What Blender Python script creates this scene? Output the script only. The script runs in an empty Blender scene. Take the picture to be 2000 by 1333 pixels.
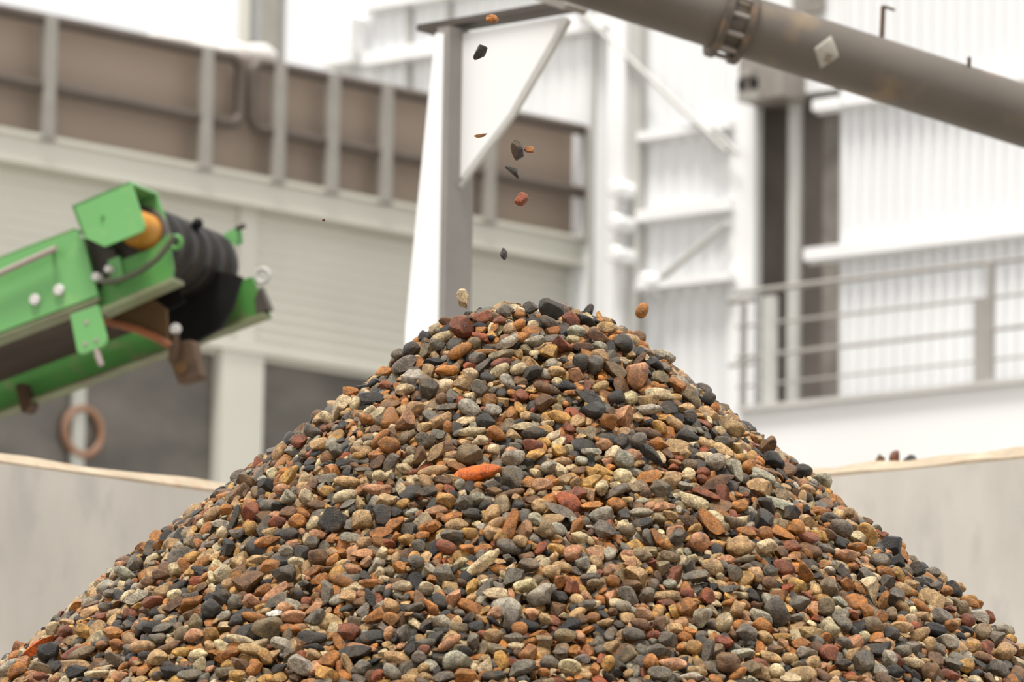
import bpy, bmesh, math, random
import numpy as np
from mathutils import Vector, Matrix, Euler

C = bpy.context.scene.collection
sc = bpy.context.scene
RNG = np.random.default_rng(7)
random.seed(7)

# ------------------------------------------------------------------ camera
F = 200 / 36 * 2000            # focal length in pixels of the 2000 px frame
PITCH, ROLL = 9.35, 0.87
cam_loc = Vector((0, 0, 1.0))
CR = Euler((math.radians(90 + PITCH), 0, 0)).to_matrix() @ Matrix.Rotation(math.radians(ROLL), 3, 'Z')
cd = bpy.data.cameras.new('camera'); cam = bpy.data.objects.new('camera', cd); C.objects.link(cam)
cam.matrix_world = Matrix.Translation(cam_loc) @ CR.to_4x4()
cd.sensor_width = 36; cd.lens = 200; cd.clip_start = .1; cd.clip_end = 500
cd.dof.use_dof = True; cd.dof.focus_distance = 7.82; cd.dof.aperture_fstop = 0.2 / 0.0155
cd.dof.aperture_blades = 0
sc.camera = cam

def ray(px, py):
    return (CR @ Vector(((px - 1000) / F, -(py - 666.5) / F, -1.0)))
def at_y(px, py, y):
    d = ray(px, py); return cam_loc + d * (y / d.y)
CRI = np.array(CR.inverted())
def project(P):                 # array (n,3) -> px, py, depth
    q = (np.asarray(P) - np.array(cam_loc)) @ CRI.T
    return 1000 + F * q[:, 0] / -q[:, 2], 666.5 - F * q[:, 1] / -q[:, 2], -q[:, 2]

# ------------------------------------------------------------------ materials
def lin(c):
    return tuple((x / 12.92 if x <= .04045 else ((x + .055) / 1.055) ** 2.4) for x in (v / 255 for v in c))
ALB = .86
def mat(name, rgb, rough=.6, metal=0, var=.12, scale=3.0, spec=.5, rust=None, rust_amt=.5, stretch=(1, 1, 1), bump=0):
    if min(rgb) < .75: rgb = tuple(x * ALB for x in rgb)
    m = bpy.data.materials.new(name); m.use_nodes = True
    nt = m.node_tree; N = nt.nodes; L = nt.links
    b = N['Principled BSDF']; b.inputs['Roughness'].default_value = rough; b.inputs['Metallic'].default_value = metal
    b.inputs['Specular IOR Level'].default_value = spec
    tc = N.new('ShaderNodeTexCoord'); mp = N.new('ShaderNodeMapping'); mp.inputs['Scale'].default_value = stretch
    L.new(tc.outputs['Object'], mp.inputs['Vector'])
    nz = N.new('ShaderNodeTexNoise'); nz.inputs['Scale'].default_value = scale; nz.inputs['Detail'].default_value = 6
    L.new(mp.outputs['Vector'], nz.inputs['Vector'])
    rp = N.new('ShaderNodeValToRGB'); rp.color_ramp.elements[0].position = .3; rp.color_ramp.elements[1].position = .7
    a = tuple(min(1, x * (1 - var)) for x in rgb); c = tuple(min(1, x * (1 + var)) for x in rgb)
    rp.color_ramp.elements[0].color = (*a, 1); rp.color_ramp.elements[1].color = (*c, 1)
    L.new(nz.outputs['Fac'], rp.inputs['Fac'])
    col = rp.outputs['Color']
    if rust:
        n2 = N.new('ShaderNodeTexNoise'); n2.inputs['Scale'].default_value = scale * 2.3; n2.inputs['Detail'].default_value = 8
        L.new(mp.outputs['Vector'], n2.inputs['Vector'])
        r2 = N.new('ShaderNodeValToRGB'); r2.color_ramp.elements[0].position = .62 - .25 * rust_amt
        r2.color_ramp.elements[1].position = .78 - .2 * rust_amt
        L.new(n2.outputs['Fac'], r2.inputs['Fac'])
        mx = N.new('ShaderNodeMix'); mx.data_type = 'RGBA'
        L.new(r2.outputs['Color'], mx.inputs['Factor']); L.new(col, mx.inputs['A']); mx.inputs['B'].default_value = (*rust, 1)
        col = mx.outputs['Result']
    L.new(col, b.inputs['Base Color'])
    if bump:
        bp = N.new('ShaderNodeBump'); bp.inputs['Strength'].default_value = bump; bp.inputs['Distance'].default_value = .01
        L.new(nz.outputs['Fac'], bp.inputs['Height']); L.new(bp.outputs['Normal'], b.inputs['Normal'])
    return m

M = {}
M['white_clad'] = mat('white_cladding', (.80, .805, .815), .45, var=.03, scale=1.2, stretch=(1, 1, .2))
M['white_steel'] = mat('white_steel', (.87, .87, .87), .4, var=.04, scale=2)
M['galv'] = mat('galvanised_steel', (.30, .28, .26), .5, .1, var=.1, scale=6)
M['pale_grey'] = mat('pale_grey_paint', (.58, .57, .54), .5, var=.06, scale=4)
M['cream'] = mat('cream_paint', (.749, .732, .645), .55, var=.04, scale=1.0)
M['cream_trim'] = mat('cream_trim_paint', (.70, .685, .60), .55, var=.04, scale=1.0)
M['taupe'] = mat('taupe_panel', (.315, .245, .192), .6, var=.06, scale=.8)
M['rail_brown'] = mat('brown_rail', (.11, .085, .068), .5, var=.1, scale=5)
M['post_grey'] = mat('grey_post', (.36, .34, .305), .5, var=.08, scale=5)
M['dark_glass'] = mat('dark_glass', (.15, .135, .117), .25, var=.35, scale=1.3, stretch=(1, 1, 2.0))
M['mullion'] = mat('pale_mullion', (.55, .555, .50), .5, var=.05)
M['orange_hoop'] = mat('orange_hoop', (.34, .185, .11), .5, var=.2)
M['tarp'] = mat('white_sheet', (.80, .77, .74), .7, var=.08, scale=8)
M['concrete'] = mat('bay_concrete', (.645, .615, .56), .85, var=.10, scale=7, stretch=(1, 1, .45), rust=(.48, .462, .425), rust_amt=.4, bump=.15)
M['arris'] = mat('dusty_concrete_edge', (.47, .385, .28), .9, var=.18, scale=14, rust=(.40, .27, .17), rust_amt=.3)
M['yard'] = mat('yard_concrete', (.34, .32, .29), .9, var=.15, scale=1.5, bump=.2)
M['plinth'] = mat('white_plinth', (.82, .815, .81), .6, var=.03, scale=.8)
M['ledge'] = mat('grey_ledge', (.62, .605, .58), .7, var=.06)
M['opening'] = mat('dark_interior', (.42, .37, .33), .8, var=.25, scale=1.5)
M['rail_grey'] = mat('grey_rail', (.38, .36, .335), .5, var=.08, scale=6)
M['machine'] = mat('grey_brown_machine', (.30, .27, .24), .6, var=.2, scale=6)
M['pipe'] = mat('dusty_pipe', (.128, .108, .09), .5, var=.14, scale=4, rust=(.19, .14, .09), rust_amt=.3)
M['flange'] = mat('dark_flange', (.10, .082, .066), .6, var=.2, scale=12, rust=(.18, .11, .06), rust_amt=.5)
M['bolt'] = mat('bolt_steel', (.30, .27, .25), .4, .3, var=.1)
M['sticker'] = mat('weathered_sticker', (.42, .39, .34), .6, var=.18, scale=25)
M['sticker_mark'] = mat('sticker_print', (.25, .21, .16), .6, var=.2, scale=40)
M['rust'] = mat('rusty_steel', (.10, .056, .028), .8, var=.35, scale=18)
M['dark_steel'] = mat('dark_steel', (.085, .068, .056), .55, var=.2, scale=8)
M['green'] = mat('green_paint', (.165, .44, .14), .42, var=.06, scale=5, rust=(.20, .42, .14), rust_amt=.15)
M['green_shaded'] = mat('shaded_dusty_green', (.09, .30, .06), .5, var=.12, scale=6, rust=(.22, .23, .11), rust_amt=.4)  # conveyor green with the shade at its head painted in, plus dusty blotches
M['green_olive'] = mat('olive_green_paint', (.20, .23, .115), .6, var=.2, scale=8, rust=(.16, .14, .08), rust_amt=.4)  # olive green for the bottom flanges, with browner blotches
M['gear_yellow'] = mat('orange_yellow_paint', (.58, .25, .02), .45, var=.12, scale=10)
M['rubber'] = mat('black_rubber', (.011, .010, .009), .7, var=.3, scale=9, spec=.15)
M['lagging'] = mat('black_lagging', (.018, .0155, .0135), .5, var=.3, scale=14, spec=.3)
M['belt_dirt'] = mat('dirty_belt', (.06, .045, .033), .8, var=.25, scale=9, spec=.2, stretch=(.4, 1, 1))
M['orange_rust'] = mat('orange_scraper', (.32, .10, .035), .6, var=.3, scale=12)
M['brown_plate'] = mat('brown_plate', (.11, .055, .016), .8, var=.3, scale=10)
M['hose'] = mat('dark_hose', (.075, .085, .045), .5, var=.15)
M['pin'] = mat('pin_steel', (.42, .34, .31), .5, .2, var=.15, scale=14)
M['white_plastic'] = mat('white_cap', (.72, .69, .66), .5, var=.05)

# ------------------------------------------------------------------ mesh builder
class MB:
    def __init__(s): s.v = []; s.f = []
    def add(s, vs, fs):
        o = len(s.v); s.v += [Vector(p) for p in vs]; s.f += [tuple(i + o for i in f) for f in fs]
    def prism(s, poly, ext):
        n = len(poly); ext = Vector(ext); poly = [Vector(p) for p in poly]
        vs = poly + [p + ext for p in poly]
        fs = [tuple(range(n)), tuple(range(2 * n - 1, n - 1, -1))] + [((i + 1) % n, i, i + n, (i + 1) % n + n) for i in range(n)]
        s.add(vs, fs)
    def tube(s, pts, r, n=12, caps=True):
        pts = [Vector(p) for p in pts]; rings = []; m = len(pts)
        rr = r if isinstance(r, (list, tuple)) else [r] * m
        up = None
        for i, p in enumerate(pts):
            d = (pts[min(i + 1, m - 1)] - pts[max(i - 1, 0)]).normalized()
            if up is None:
                up = d.orthogonal().normalized()
            up = (up - d * up.dot(d)).normalized(); sd = d.cross(up)
            rings.append([p + (up * math.cos(2 * math.pi * k / n) + sd * math.sin(2 * math.pi * k / n)) * rr[i] for k in range(n)])
        vs = [q for g in rings for q in g]; fs = []
        for i in range(m - 1):
            for k in range(n):
                a = i * n + k; b = i * n + (k + 1) % n
                fs.append((a, b, b + n, a + n))
        if caps:
            fs.append(tuple(range(n - 1, -1, -1))); fs.append(tuple(range((m - 1) * n, m * n)))
        s.add(vs, fs)
    def lathe(s, c, ax, prof, n=40, caps=True):          # prof: [(t, r)] along axis
        ax = Vector(ax).normalized(); u = ax.orthogonal().normalized(); w = ax.cross(u); c = Vector(c)
        vs = []; fs = []; m = len(prof)
        for t, r in prof:
            vs += [c + ax * t + (u * math.cos(2 * math.pi * k / n) + w * math.sin(2 * math.pi * k / n)) * r for k in range(n)]
        for i in range(m - 1):
            for k in range(n):
                a = i * n + k; b = i * n + (k + 1) % n
                fs.append((a, b, b + n, a + n))
        if caps:
            fs.append(tuple(range(n - 1, -1, -1))); fs.append(tuple(range((m - 1) * n, m * n)))
        s.add(vs, fs)
    def sphere(s, c, r, sq=(1, 1, 1)):
        prof = [(-r * math.cos(math.pi * i / 12), max(r * math.sin(math.pi * i / 12), 1e-4)) for i in range(13)]
        s.lathe(c, (0, 0, 1), prof, 18)
    def torus(s, c, ax, R_, r, a0=0, a1=2 * math.pi, n=40, u=None):
        ax = Vector(ax).normalized(); u = (Vector(u) if u else ax.orthogonal()).normalized(); w = ax.cross(u); c = Vector(c)
        pts = [c + (u * math.cos(a0 + (a1 - a0) * k / n) + w * math.sin(a0 + (a1 - a0) * k / n)) * R_ for k in range(n + 1)]
        s.tube(pts, r, 10)
    def build(s, name, m, parent=None, smooth=False, origin=None, bevel=0):
        me = bpy.data.meshes.new(name)
        off = Vector((0, 0, 0))
        if parent is not None:
            p = parent
            while p is not None: off = off + p.location; p = p.parent
        elif origin is not None: off = Vector(origin)
        else:
            a = np.array([tuple(v) for v in s.v]); off = Vector(((a[:, 0].min() + a[:, 0].max()) / 2, (a[:, 1].min() + a[:, 1].max()) / 2, a[:, 2].min()))
        me.from_pydata([v - off for v in s.v], [], s.f)
        bm = bmesh.new(); bm.from_mesh(me); bmesh.ops.recalc_face_normals(bm, faces=bm.faces); bm.to_mesh(me); bm.free()
        if smooth:
            me.polygons.foreach_set('use_smooth', [True] * len(me.polygons)); me.set_sharp_from_angle(angle=math.radians(40))
        me.materials.append(m)
        o = bpy.data.objects.new(name, me); C.objects.link(o)
        if parent is not None: o.parent = parent
        else: o.location = off
        if bevel:
            bv = o.modifiers.new('bevel', 'BEVEL'); bv.width = bevel; bv.segments = 2; bv.limit_method = 'ANGLE'
        return o

def empty(name, loc):
    o = bpy.data.objects.new(name, None); C.objects.link(o); o.location = loc; o.empty_display_size = .1
    return o
def tag(o, label, cat, group=None, kind=None):
    o['label'] = label; o['category'] = cat
    if group: o['group'] = group
    if kind: o['kind'] = kind
    return o
def struct(o, label, cat):
    return tag(o, label, cat, kind='structure')

class Plane:                    # vertical plane through p0 along horizontal direction d, normal n towards the camera
    def __init__(s, p0, az):
        s.p0 = Vector(p0); a = math.radians(az)
        s.d = Vector((math.sin(a), math.cos(a), 0)); s.n = Vector((s.d.y, -s.d.x, 0))
        if s.n.dot(cam_loc - s.p0) < 0: s.n = -s.n
    def pt(s, px, py, off=0):
        r = ray(px, py); o = s.p0 + s.n * off
        return cam_loc + r * ((o - cam_loc).dot(s.n) / r.dot(s.n))
    def u(s, px, py=400, off=0): return (s.pt(px, py, off) - s.p0).dot(s.d)
    def z(s, px, py, off=0): return s.pt(px, py, off).z
    def P(s, u, z, n=0):
        q = s.p0 + s.d * u + s.n * n; return Vector((q.x, q.y, z))
    def box(s, mb, u0, u1, z0, z1, n0, n1):
        mb.prism([s.P(u0, z0, n0), s.P(u1, z0, n0), s.P(u1, z1, n0), s.P(u0, z1, n0)], s.n * (n1 - n0))
    def sheet(s, mb, u0, u1, z0, z1, pitch, depth, n=0, vertical=True):   # trapezoidal ribbed sheet
        prof = []; L = (u1 - u0) if vertical else (z1 - z0); k = 0
        cnt = int(abs(L) / pitch)
        for i in range(cnt):
            for t, h in ((0, 0), (.45, 0), (.58, 1), (.87, 1)):
                prof.append(((i + t) * pitch, h * depth))
        prof.append((L, 0))
        vs = []; fs = []
        for t, h in prof:
            if vertical: vs += [s.P(u0 + t, z0, n + h), s.P(u0 + t, z1, n + h)]
            else: vs += [s.P(u0, z0 + t, n + h), s.P(u1, z0 + t, n + h)]
        for i in range(len(prof) - 1): fs.append((2 * i, 2 * i + 2, 2 * i + 3, 2 * i + 1))
        mb.add(vs, fs)
        s.box(mb, min(u0, u1), max(u0, u1), z0, z1, n - .06, n - .02)

# ------------------------------------------------------------------ world and light
w = bpy.data.worlds.new('overcast_sky'); sc.world = w; w.use_nodes = True
bg = w.node_tree.nodes['Background']; bg.inputs['Color'].default_value = (1.0, .985, .96, 1); bg.inputs['Strength'].default_value = .88
sd = bpy.data.lights.new('sun', 'SUN'); sd.energy = 4.3; sd.angle = math.radians(16); sd.color = (1, .965, .91)
so = bpy.data.objects.new('sun', sd); C.objects.link(so)
sv = Vector((-.12, -.28, 1.0)).normalized()          # towards the sun, behind the left shoulder
so.rotation_euler = sv.to_track_quat('Z', 'Y').to_euler(); so.location = (-6, -4, 12)
sc.view_settings.view_transform = 'Standard'; sc.view_settings.look = 'None'; sc.view_settings.exposure = .25; sc.view_settings.gamma = 1
sc.view_settings.use_curve_mapping = False
sc.cycles.use_denoising = True
sc.cycles.max_bounces = 6; sc.cycles.diffuse_bounces = 2; sc.cycles.glossy_bounces = 3; sc.cycles.caustics_reflective = False; sc.cycles.caustics_refractive = False
# ================================================================== YARD
mb = MB(); mb.prism([(-60, -10, -.3), (60, -10, -.3), (60, 110, -.3), (-60, 110, -.3)], (0, 0, .3))
o = mb.build('ground', M['yard']); struct(o, 'grey concrete yard under the gravel heap and buildings', 'ground')

# ================================================================== CONCRETE BAY WALLS
AZL, AZR = 46.6, -50.7
BL = Plane(at_y(0, 880, 11.5), AZL)
zt = BL.p0.z
cor = at_y(873, 999, 12.6)
BL_u1 = BL.u(873, 999)
cor = BL.P(BL_u1, 0)
BRp = Plane(cor, AZR)
zr = BRp.z(1800, 890)
def bay_wall(P, u0, u1, ztop, name, label):
    mb = MB(); P.box(mb, u0, u1, 0, ztop - .027, -.28, 0); o = mb.build(name, M['concrete'])
    struct(o, label, 'wall')
    m2 = MB(); sec = []
    nseg = 60; rows = []
    for i in range(nseg + 1):
        u = u0 + (u1 - u0) * i / nseg
        j = random.uniform(-.004, .004); k = random.uniform(-.006, .003)
        rows.append([P.P(u, ztop - .027, 0), P.P(u, ztop - .02 + k * .6, 0), P.P(u, ztop + j, -.03 + j), P.P(u, ztop + j, -.28), P.P(u, ztop - .027, -.28)])
    vs = [p for r in rows for p in r]; fs = []
    for i in range(nseg):
        for k in range(5):
            a = i * 5 + k; b = i * 5 + (k + 1) % 5; fs.append((a, b, b + 5, a + 5))
    fs += [(4, 3, 2, 1, 0), tuple(nseg * 5 + k for k in range(5))]
    m2.add(vs, fs); e = m2.build('worn_edge', M['arris'], o); e['label'] = 'dusty tan chipped top edge'
    e['kind'] = 'structure'
    return o
bay_wall(BL, -7.5, BL_u1 + .02, zt, 'wall_left', 'concrete bay wall left of the heap with a worn sandy top edge')
ur = BRp.u(2400, 880)
bay_wall(BRp, ur - 3.5, -.02, zr, 'wall_right', 'concrete bay wall right of the heap carrying a few loose stones')

# ================================================================== LEFT BUILDING
LB = Plane(at_y(0, 300, 42), AZL)
zA = LB.z(600, 138); zB = LB.z(600, 370); zC = LB.z(600, 430); zD = LB.z(620, 712)
U = lambda px, py=400: LB.u(px, py)
uL = U(-350); uR = U(1236, 520)
bl = empty('office_building', LB.P(U(500), 0, 0))
tag(bl, 'long low cream building with taupe parapet and dark windows behind the green conveyor', 'building')
mb = MB(); LB.box(mb, uL, U(1196, 300), zB - .02, zA, -.14, 0); mb.build('parapet', M['taupe'], bl)['label'] = 'taupe panelled parapet'
mb = MB(); LB.box(mb, uL, uR, zC, zB, -.3, .13); mb.build('fascia', M['cream_trim'], bl)
mb = MB(); LB.box(mb, uL, uR, zB - .035, zB, .13, .16); LB.box(mb, uL, uR, zC, zC + .03, .13, .15); mb.build('fascia_trim', M['cream_trim'], bl)
mb = MB(); LB.sheet(mb, uL, uR, zD, zC + .02, .085, .012, -.02, vertical=False); mb.build('cladding', M['cream'], bl)
mb = MB(); LB.box(mb, uL, uR, zD - .0, zD + .09, -.1, .05); mb.build('window_head', M['cream'], bl)
mb = MB(); LB.box(mb, U(467), U(501), zD, zC + .02, -.05, .02); LB.box(mb, U(426, 800), U(509, 800), 0, zD + .05, -.1, .03); mb.build('pilaster', M['cream'], bl)
for a, b in ((-350, 426), (509, 1040)):
    mb = MB(); LB.box(mb, U(a, 800), U(b, 800), .0, zD + .0, -.12, -.07); wn = mb.build('window', M['dark_glass'], bl)
    if a < 0:
        mb = MB(); LB.box(mb, U(146, 830), U(170, 830), 0, zD, -.06, -.02); mb.build('mullion', M['mullion'], wn)
        mb = MB(); LB.box(mb, U(-180, 830), U(-150, 830), 0, zD, -.06, -.02); mb.build('mullion', M['mullion'], wn)
    mb = MB(); LB.box(mb, U(a, 800), U(b, 800), zD - .04, zD, -.07, -.02); mb.build('window_frame', M['cream'], wn)
mb = MB(); LB.box(mb, uL, U(900), 0, zD + .1, -1.0, -.4); LB.box(mb, uL, U(900), zD + .1, zA - .35, -1.0, -.15); mb.build('shell', M['cream_trim'], bl)
mb = MB(); LB.box(mb, U(1038, 600), uR, 0, zD, -.3, 0); mb.build('end_pier', M['cream'], bl)
# hoop seen in the window
c = LB.P(U(168, 840), LB.z(168, 843), -.035)
mb = MB(); mb.torus(c, LB.n, 47 * 42 / F, 8.5 * 42 / F, 0, 2 * math.pi, 48)
o = mb.build('hoop', M['orange_hoop'], smooth=True); tag(o, 'orange hoop at the dark window behind the pale mullion', 'hoop')

def guardrail(name, label, x0, x1, posts, left_round, right_round, topy, midy):
    root = empty(name, LB.P(U((x0 + x1) / 2), zA, .1)); tag(root, label, 'railing', 'guardrails along the taupe parapet')
    zt_ = LB.z(600, topy, .12); zm = LB.z(600, midy, .12); r = .047; R_ = .10
    u0, u1 = LB.u(x0, 250, .12), LB.u(x1, 250, .12); pts = []
    def arc(cu, cz, a0, a1): return [LB.P(cu + R_ * math.cos(a0 + (a1 - a0) * k / 8), cz + R_ * math.sin(a0 + (a1 - a0) * k / 8), .12) for k in range(9)]
    pi = math.pi
    loop = arc(u1 - R_, zt_ - R_, pi / 2, 0) + arc(u1 - R_, zm + R_, 0, -pi / 2) + arc(u0 + R_, zm + R_, -pi / 2, -pi) + arc(u0 + R_, zt_ - R_, pi, pi / 2)
    loop.append(loop[0])
    mb = MB(); mb.tube(loop, r, 10, False); mb.build('rail_loop', M['rail_brown'], root, smooth=True)
    for px, wd in posts:
        uu = LB.u(px, 250, .16); h = wd * 42 / F / 2 / .72
        mb = MB(); LB.box(mb, uu - h, uu + h, zB - .03, zt_ + .02, .13, .18); p = mb.build('post', M['post_grey'], root, bevel=.006)
        mb = MB(); LB.box(mb, uu - h * 1.3, uu + h * 1.3, zB - .04, zB - .02, .12, .17); mb.build('foot_plate', M['post_grey'], p)
guardrail('guardrail', 'brown tube guardrail with two grey posts along the parapet above the green conveyor', -260, 467, [(-180, 20), (94, 21), (402, 21)], 0, 1, 143, 271)
guardrail('guardrail', 'longer brown tube guardrail with grey posts along the parapet behind the steel bracket', 491, 1201, [(545, 21), (650, 22), (755, 22), (958, 22), (1155, 22)], 1, 1, 143, 271)

# pale sheet lying on the roof behind the parapet
mb = MB(); pts = []; rr = []
for i in range(15):
    t = i / 14; px = 285 + t * 245; py = 62 + t * 42 - 5 * math.sin(t * 9)
    pts.append(LB.pt(px, py + 14, -.3)); rr.append((.04 + .05 * min(1, t * 1.8)) * (1 + .2 * math.sin(i * 2.1)))
mb.tube(pts, rr, 12); o = mb.build('tarpaulin', M['tarp'], smooth=True)
tag(o, 'rumpled pale sheet lying along the roof edge below the sky', 'sheet')

# steel column behind the parapet, against the sky
SC = Plane(at_y(512, 50, 52), 88)
r0 = empty('steel_column', SC.P(0, 0)); tag(r0, 'pale steel column rising behind the parapet, against the sky', 'column')
zt2 = SC.z(512, -260)
sux = lambda px: SC.u(px, 50)
for a, b, n0, n1, nm, mm in ((467, 488, -.1, .16, 'flange', 'cream_trim'), (488, 509, -.02, .0, 'web', 'white_clad'), (509, 544, -.1, .16, 'flange', 'post_grey'), (544, 558, -.12, .04, 'cable_tray', 'pale_grey')):
    mb = MB(); SC.box(mb, sux(a), sux(b), 0, zt2, n0, n1); mb.build(nm, M[mm], r0)

# ================================================================== WHITE TOWER BUILDING (right)
RB = Plane(at_y(1450, 400, 45), AZR)
V = lambda px, py=400, off=0: RB.u(px, py, off)
zTop = RB.z(1450, -300)
tw = empty('industrial_building', RB.P(V(1450), 0)); tag(tw, 'tall white ribbed-metal industrial building filling the background at right', 'building')
def R2(x0, x1, z0, z1, n0, n1, nm, mm, parent=tw):
    mb = MB(); a, b = sorted((V(x0), V(x1))); RB.box(mb, a, b, z0, z1, n0, n1); return mb.build(nm, M[mm], parent)
mb = MB(); a, b = sorted((V(648), V(1440))); RB.sheet(mb, a, b, 0, zTop, .15, .02, 0); mb.build('cladding', M['white_clad'], tw)
mb = MB(); a, b = sorted((V(1640), V(2500))); RB.sheet(mb, a, b, 0, zTop, .115, .04, 0); mb.build('cladding', M['white_clad'], tw)
zop = RB.z(1520, 190)
R2(1440, 1640, zop, zTop, -.06, 0, 'lintel_panel', 'white_clad')
# recess
mb = MB(); a, b = sorted((V(1440), V(1640)))
RB.box(mb, a, b, 0, zop + .1, -.7, -.6); RB.box(mb, a - .04, a, 0, zop + .1, -.6, -.05); RB.box(mb, b, b + .04, 0, zop + .1, -.6, -.05); RB.box(mb, a, b, zop, zop + .05, -.6, -.05)
mb.build('doorway_recess', M['opening'], tw)['label'] = 'dark doorway recess'
R2(1575, 1642, 0, zop, -.3, -.22, 'reveal', 'machine')
R2(1430, 1481, 0, zTop, -.05, .05, 'column', 'white_steel')
R2(1208, 1240, 0, zTop, 0, .16, 'column', 'white_steel')
R2(1240, 1262, 0, zTop, 0, .10, 'column', 'pale_grey')  # grey strip painting the shaded right side of the white column
R2(1541, 1563, 0, zop + .3, -.03, .02, 'door_post', 'pale_grey')
def girt(x0, x1, xm, y0, y1, dep, mm='white_steel'):
    mb = MB(); a, b = sorted((V(x0, 400, dep), V(x1, 400, dep))); z1, z0 = RB.z(xm, y0, dep), RB.z(xm, y1, dep)
    RB.box(mb, a, b, z0, z1, .03, dep); RB.box(mb, a, b, z0 - .02, z0, .03, dep * .45); mb.build('girt', M[mm], tw)
girt(700, 1200, 806, 86, 112, .12); girt(1242, 1425, 1340, 244, 261, .12); girt(1242, 1425, 1340, 398, 420, .12); girt(1242, 1425, 1340, 540, 556, .16)
girt(1642, 2500, 1800, 162, 184, .12); girt(1570, 2500, 1780, 459, 484, .13); girt(1585, 1640, 1620, 190, 212, .12)
girt(700, 1200, 1040, -60, -35, .12)
for x in (803, 880, 1165):
    mb = MB(); u = V(x, 150); RB.box(mb, u - .018, u + .018, 0, zTop, .02, .06); mb.build('seam', M['pale_grey'], tw)
for pa, pb, rr in (((1130, 20), (1420, 296), .022), ((1422, 436), (1272, 560), .03), ((1395, 250), (1440, 300), .02)):
    mb = MB(); mb.tube([RB.pt(*pa, .14), RB.pt(*pb, .14)], rr, 10); mb.build('brace', M['pale_grey'], tw, smooth=True)
mb = MB(); c = RB.pt(1262, 552, .22); mb.lathe(c - RB.n * .1, RB.n, [(0, .085), (.12, .085), (.15, .06)], 24); mb.build('vent_cap', M['white_steel'], tw, smooth=True)
for y in (372, 438, 500):
    mb = MB(); c = RB.pt(1214, y, .2); mb.lathe(c - RB.n * .1, RB.n, [(0, .07), (.2, .07), (.22, .05)], 20); mb.build('fixing_block', M['white_steel'], tw, smooth=True)
# roller housing over the doorway
mb = MB(); a, b = sorted((V(1484), V(1572))); RB.box(mb, a, b, RB.z(1525, 205), RB.z(1525, 120), .0, .3); h = mb.build('roller_housing', M['machine'], tw)
for x0, x1, y0, y1, mm in ((1488, 1494, 170, 190, 'rubber'), (1513, 1522, 166, 186, 'rubber'), (1490, 1515, 150, 163, 'post_grey'), (1488, 1530, 192, 210, 'post_grey')):
    mb = MB(); a, b = sorted((V(x0), V(x1))); RB.box(mb, a, b, RB.z((x0 + x1) / 2, y1), RB.z((x0 + x1) / 2, y0), .3, .34); mb.build('bracket_plate', M[mm], h)
R2(1560, 1612, RB.z(1590, 28), zTop, .02, .1, 'dark_panel', 'machine')
R2(648, 712, RB.z(680, 135), RB.z(680, 48), .02, .22, 'vent_box', 'white_steel')

# plinth / ramp wall below the railing
PL = 1.4
mb = MB(); a, b = sorted((RB.u(1446, 790, PL), RB.u(2500, 790, PL))); zp = RB.z(1700, 770, PL)
RB.box(mb, a, b, 0, zp - .04, .5, PL); o = mb.build('ramp_wall', M['plinth']); tag(o, 'plain white ramp wall below the grey railing at right', 'wall')
mb = MB(); RB.box(mb, a, b, zp - .04, zp, .4, PL + .05); e = mb.build('coping', M['ledge'], o); e['label'] = 'grey coping along its top'
# railing on the ramp wall
PRN = PL - .12
rl = empty('railing', RB.P(RB.u(1700, 770, PRN), zp, PRN)); tag(rl, 'grey metal railing with four rails on the white ramp wall', 'railing')
for y, r in ((541, .021), (609, .013), (671, .016), (729, .010)):
    mb = MB(); z = RB.z(1700, y, PRN); mb.tube([RB.P(RB.u(1440, y, PRN), z, PRN), RB.P(RB.u(2450, y, PRN), z, PRN)], r, 10); mb.build('rail', M['rail_grey'], rl, smooth=True)
for x, wd, yt, mm in ((1504, 22, 579, 'pale_grey'), (1919, 25, 588, 'rail_grey'), (1452, 6, 595, 'rail_grey'), (1935, 9, 516, 'rail_grey'), (2330, 24, 560, 'rail_grey')):
    mb = MB(); u = RB.u(x, 650, PRN); h = wd * 44 / F / 2 / .78; RB.box(mb, u - h, u + h, zp, RB.z(x, yt, PRN), PRN - .03, PRN + .03); mb.build('post', M[mm], rl, bevel=.004)
for y in (588, 713):
    mb = MB(); z = RB.z(1440, y, PRN); mb.tube([RB.P(RB.u(1424, y, PRN), z, PRN), RB.P(RB.u(1475, y, PRN), z, PRN)], .026 if y < 600 else .016, 10); mb.build('end_bracket', M['rail_grey'], rl, smooth=True)

# ================================================================== STEEL SUPPORT BRACKET (middle)
BK = Plane(at_y(893, 300, 13.6), AZR)
bk = empty('support_bracket', BK.P(BK.u(893), 0)); tag(bk, 'white steel bracket post with triangular gusset standing under the grey pipe', 'bracket')
def bpoly(pts, off0, off1, nm, mm):
    mb = MB(); mb.prism([BK.pt(x, y, off0) for x, y in pts], BK.n * (off1 - off0)); return mb.build(nm, M[mm], bk)
u0, u1 = BK.u(905, 300), BK.u(881, 300)
mb = MB(); a, b = sorted((u0, u1)); BK.box(mb, a, b, 0, BK.z(893, 62), -.04, .06); mb.build('post', M['galv'], bk)
zb = 0
pl = [BK.pt(868, 70, .02), BK.pt(884, 70, .02), BK.pt(884, 640, .02)]
q = BK.pt(810, 640, .02); q2 = BK.pt(853, 200, .02)
pl = [BK.pt(868, 70, .03), BK.pt(884, 70, .03), BK.P(BK.u(884, 640), 0, .03), BK.P(BK.u(786, 900), 0, .03), BK.pt(810, 640, .03), BK.pt(854, 200, .03)]
mb = MB(); mb.prism(pl, BK.n * .035); mb.build('tapered_web', M['white_steel'], bk)
g = bpoly([(903, 70), (1112, 35), (1003, 226), (897, 366)], -.01, .01, 'gusset_plate', 'white_steel')
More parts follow.
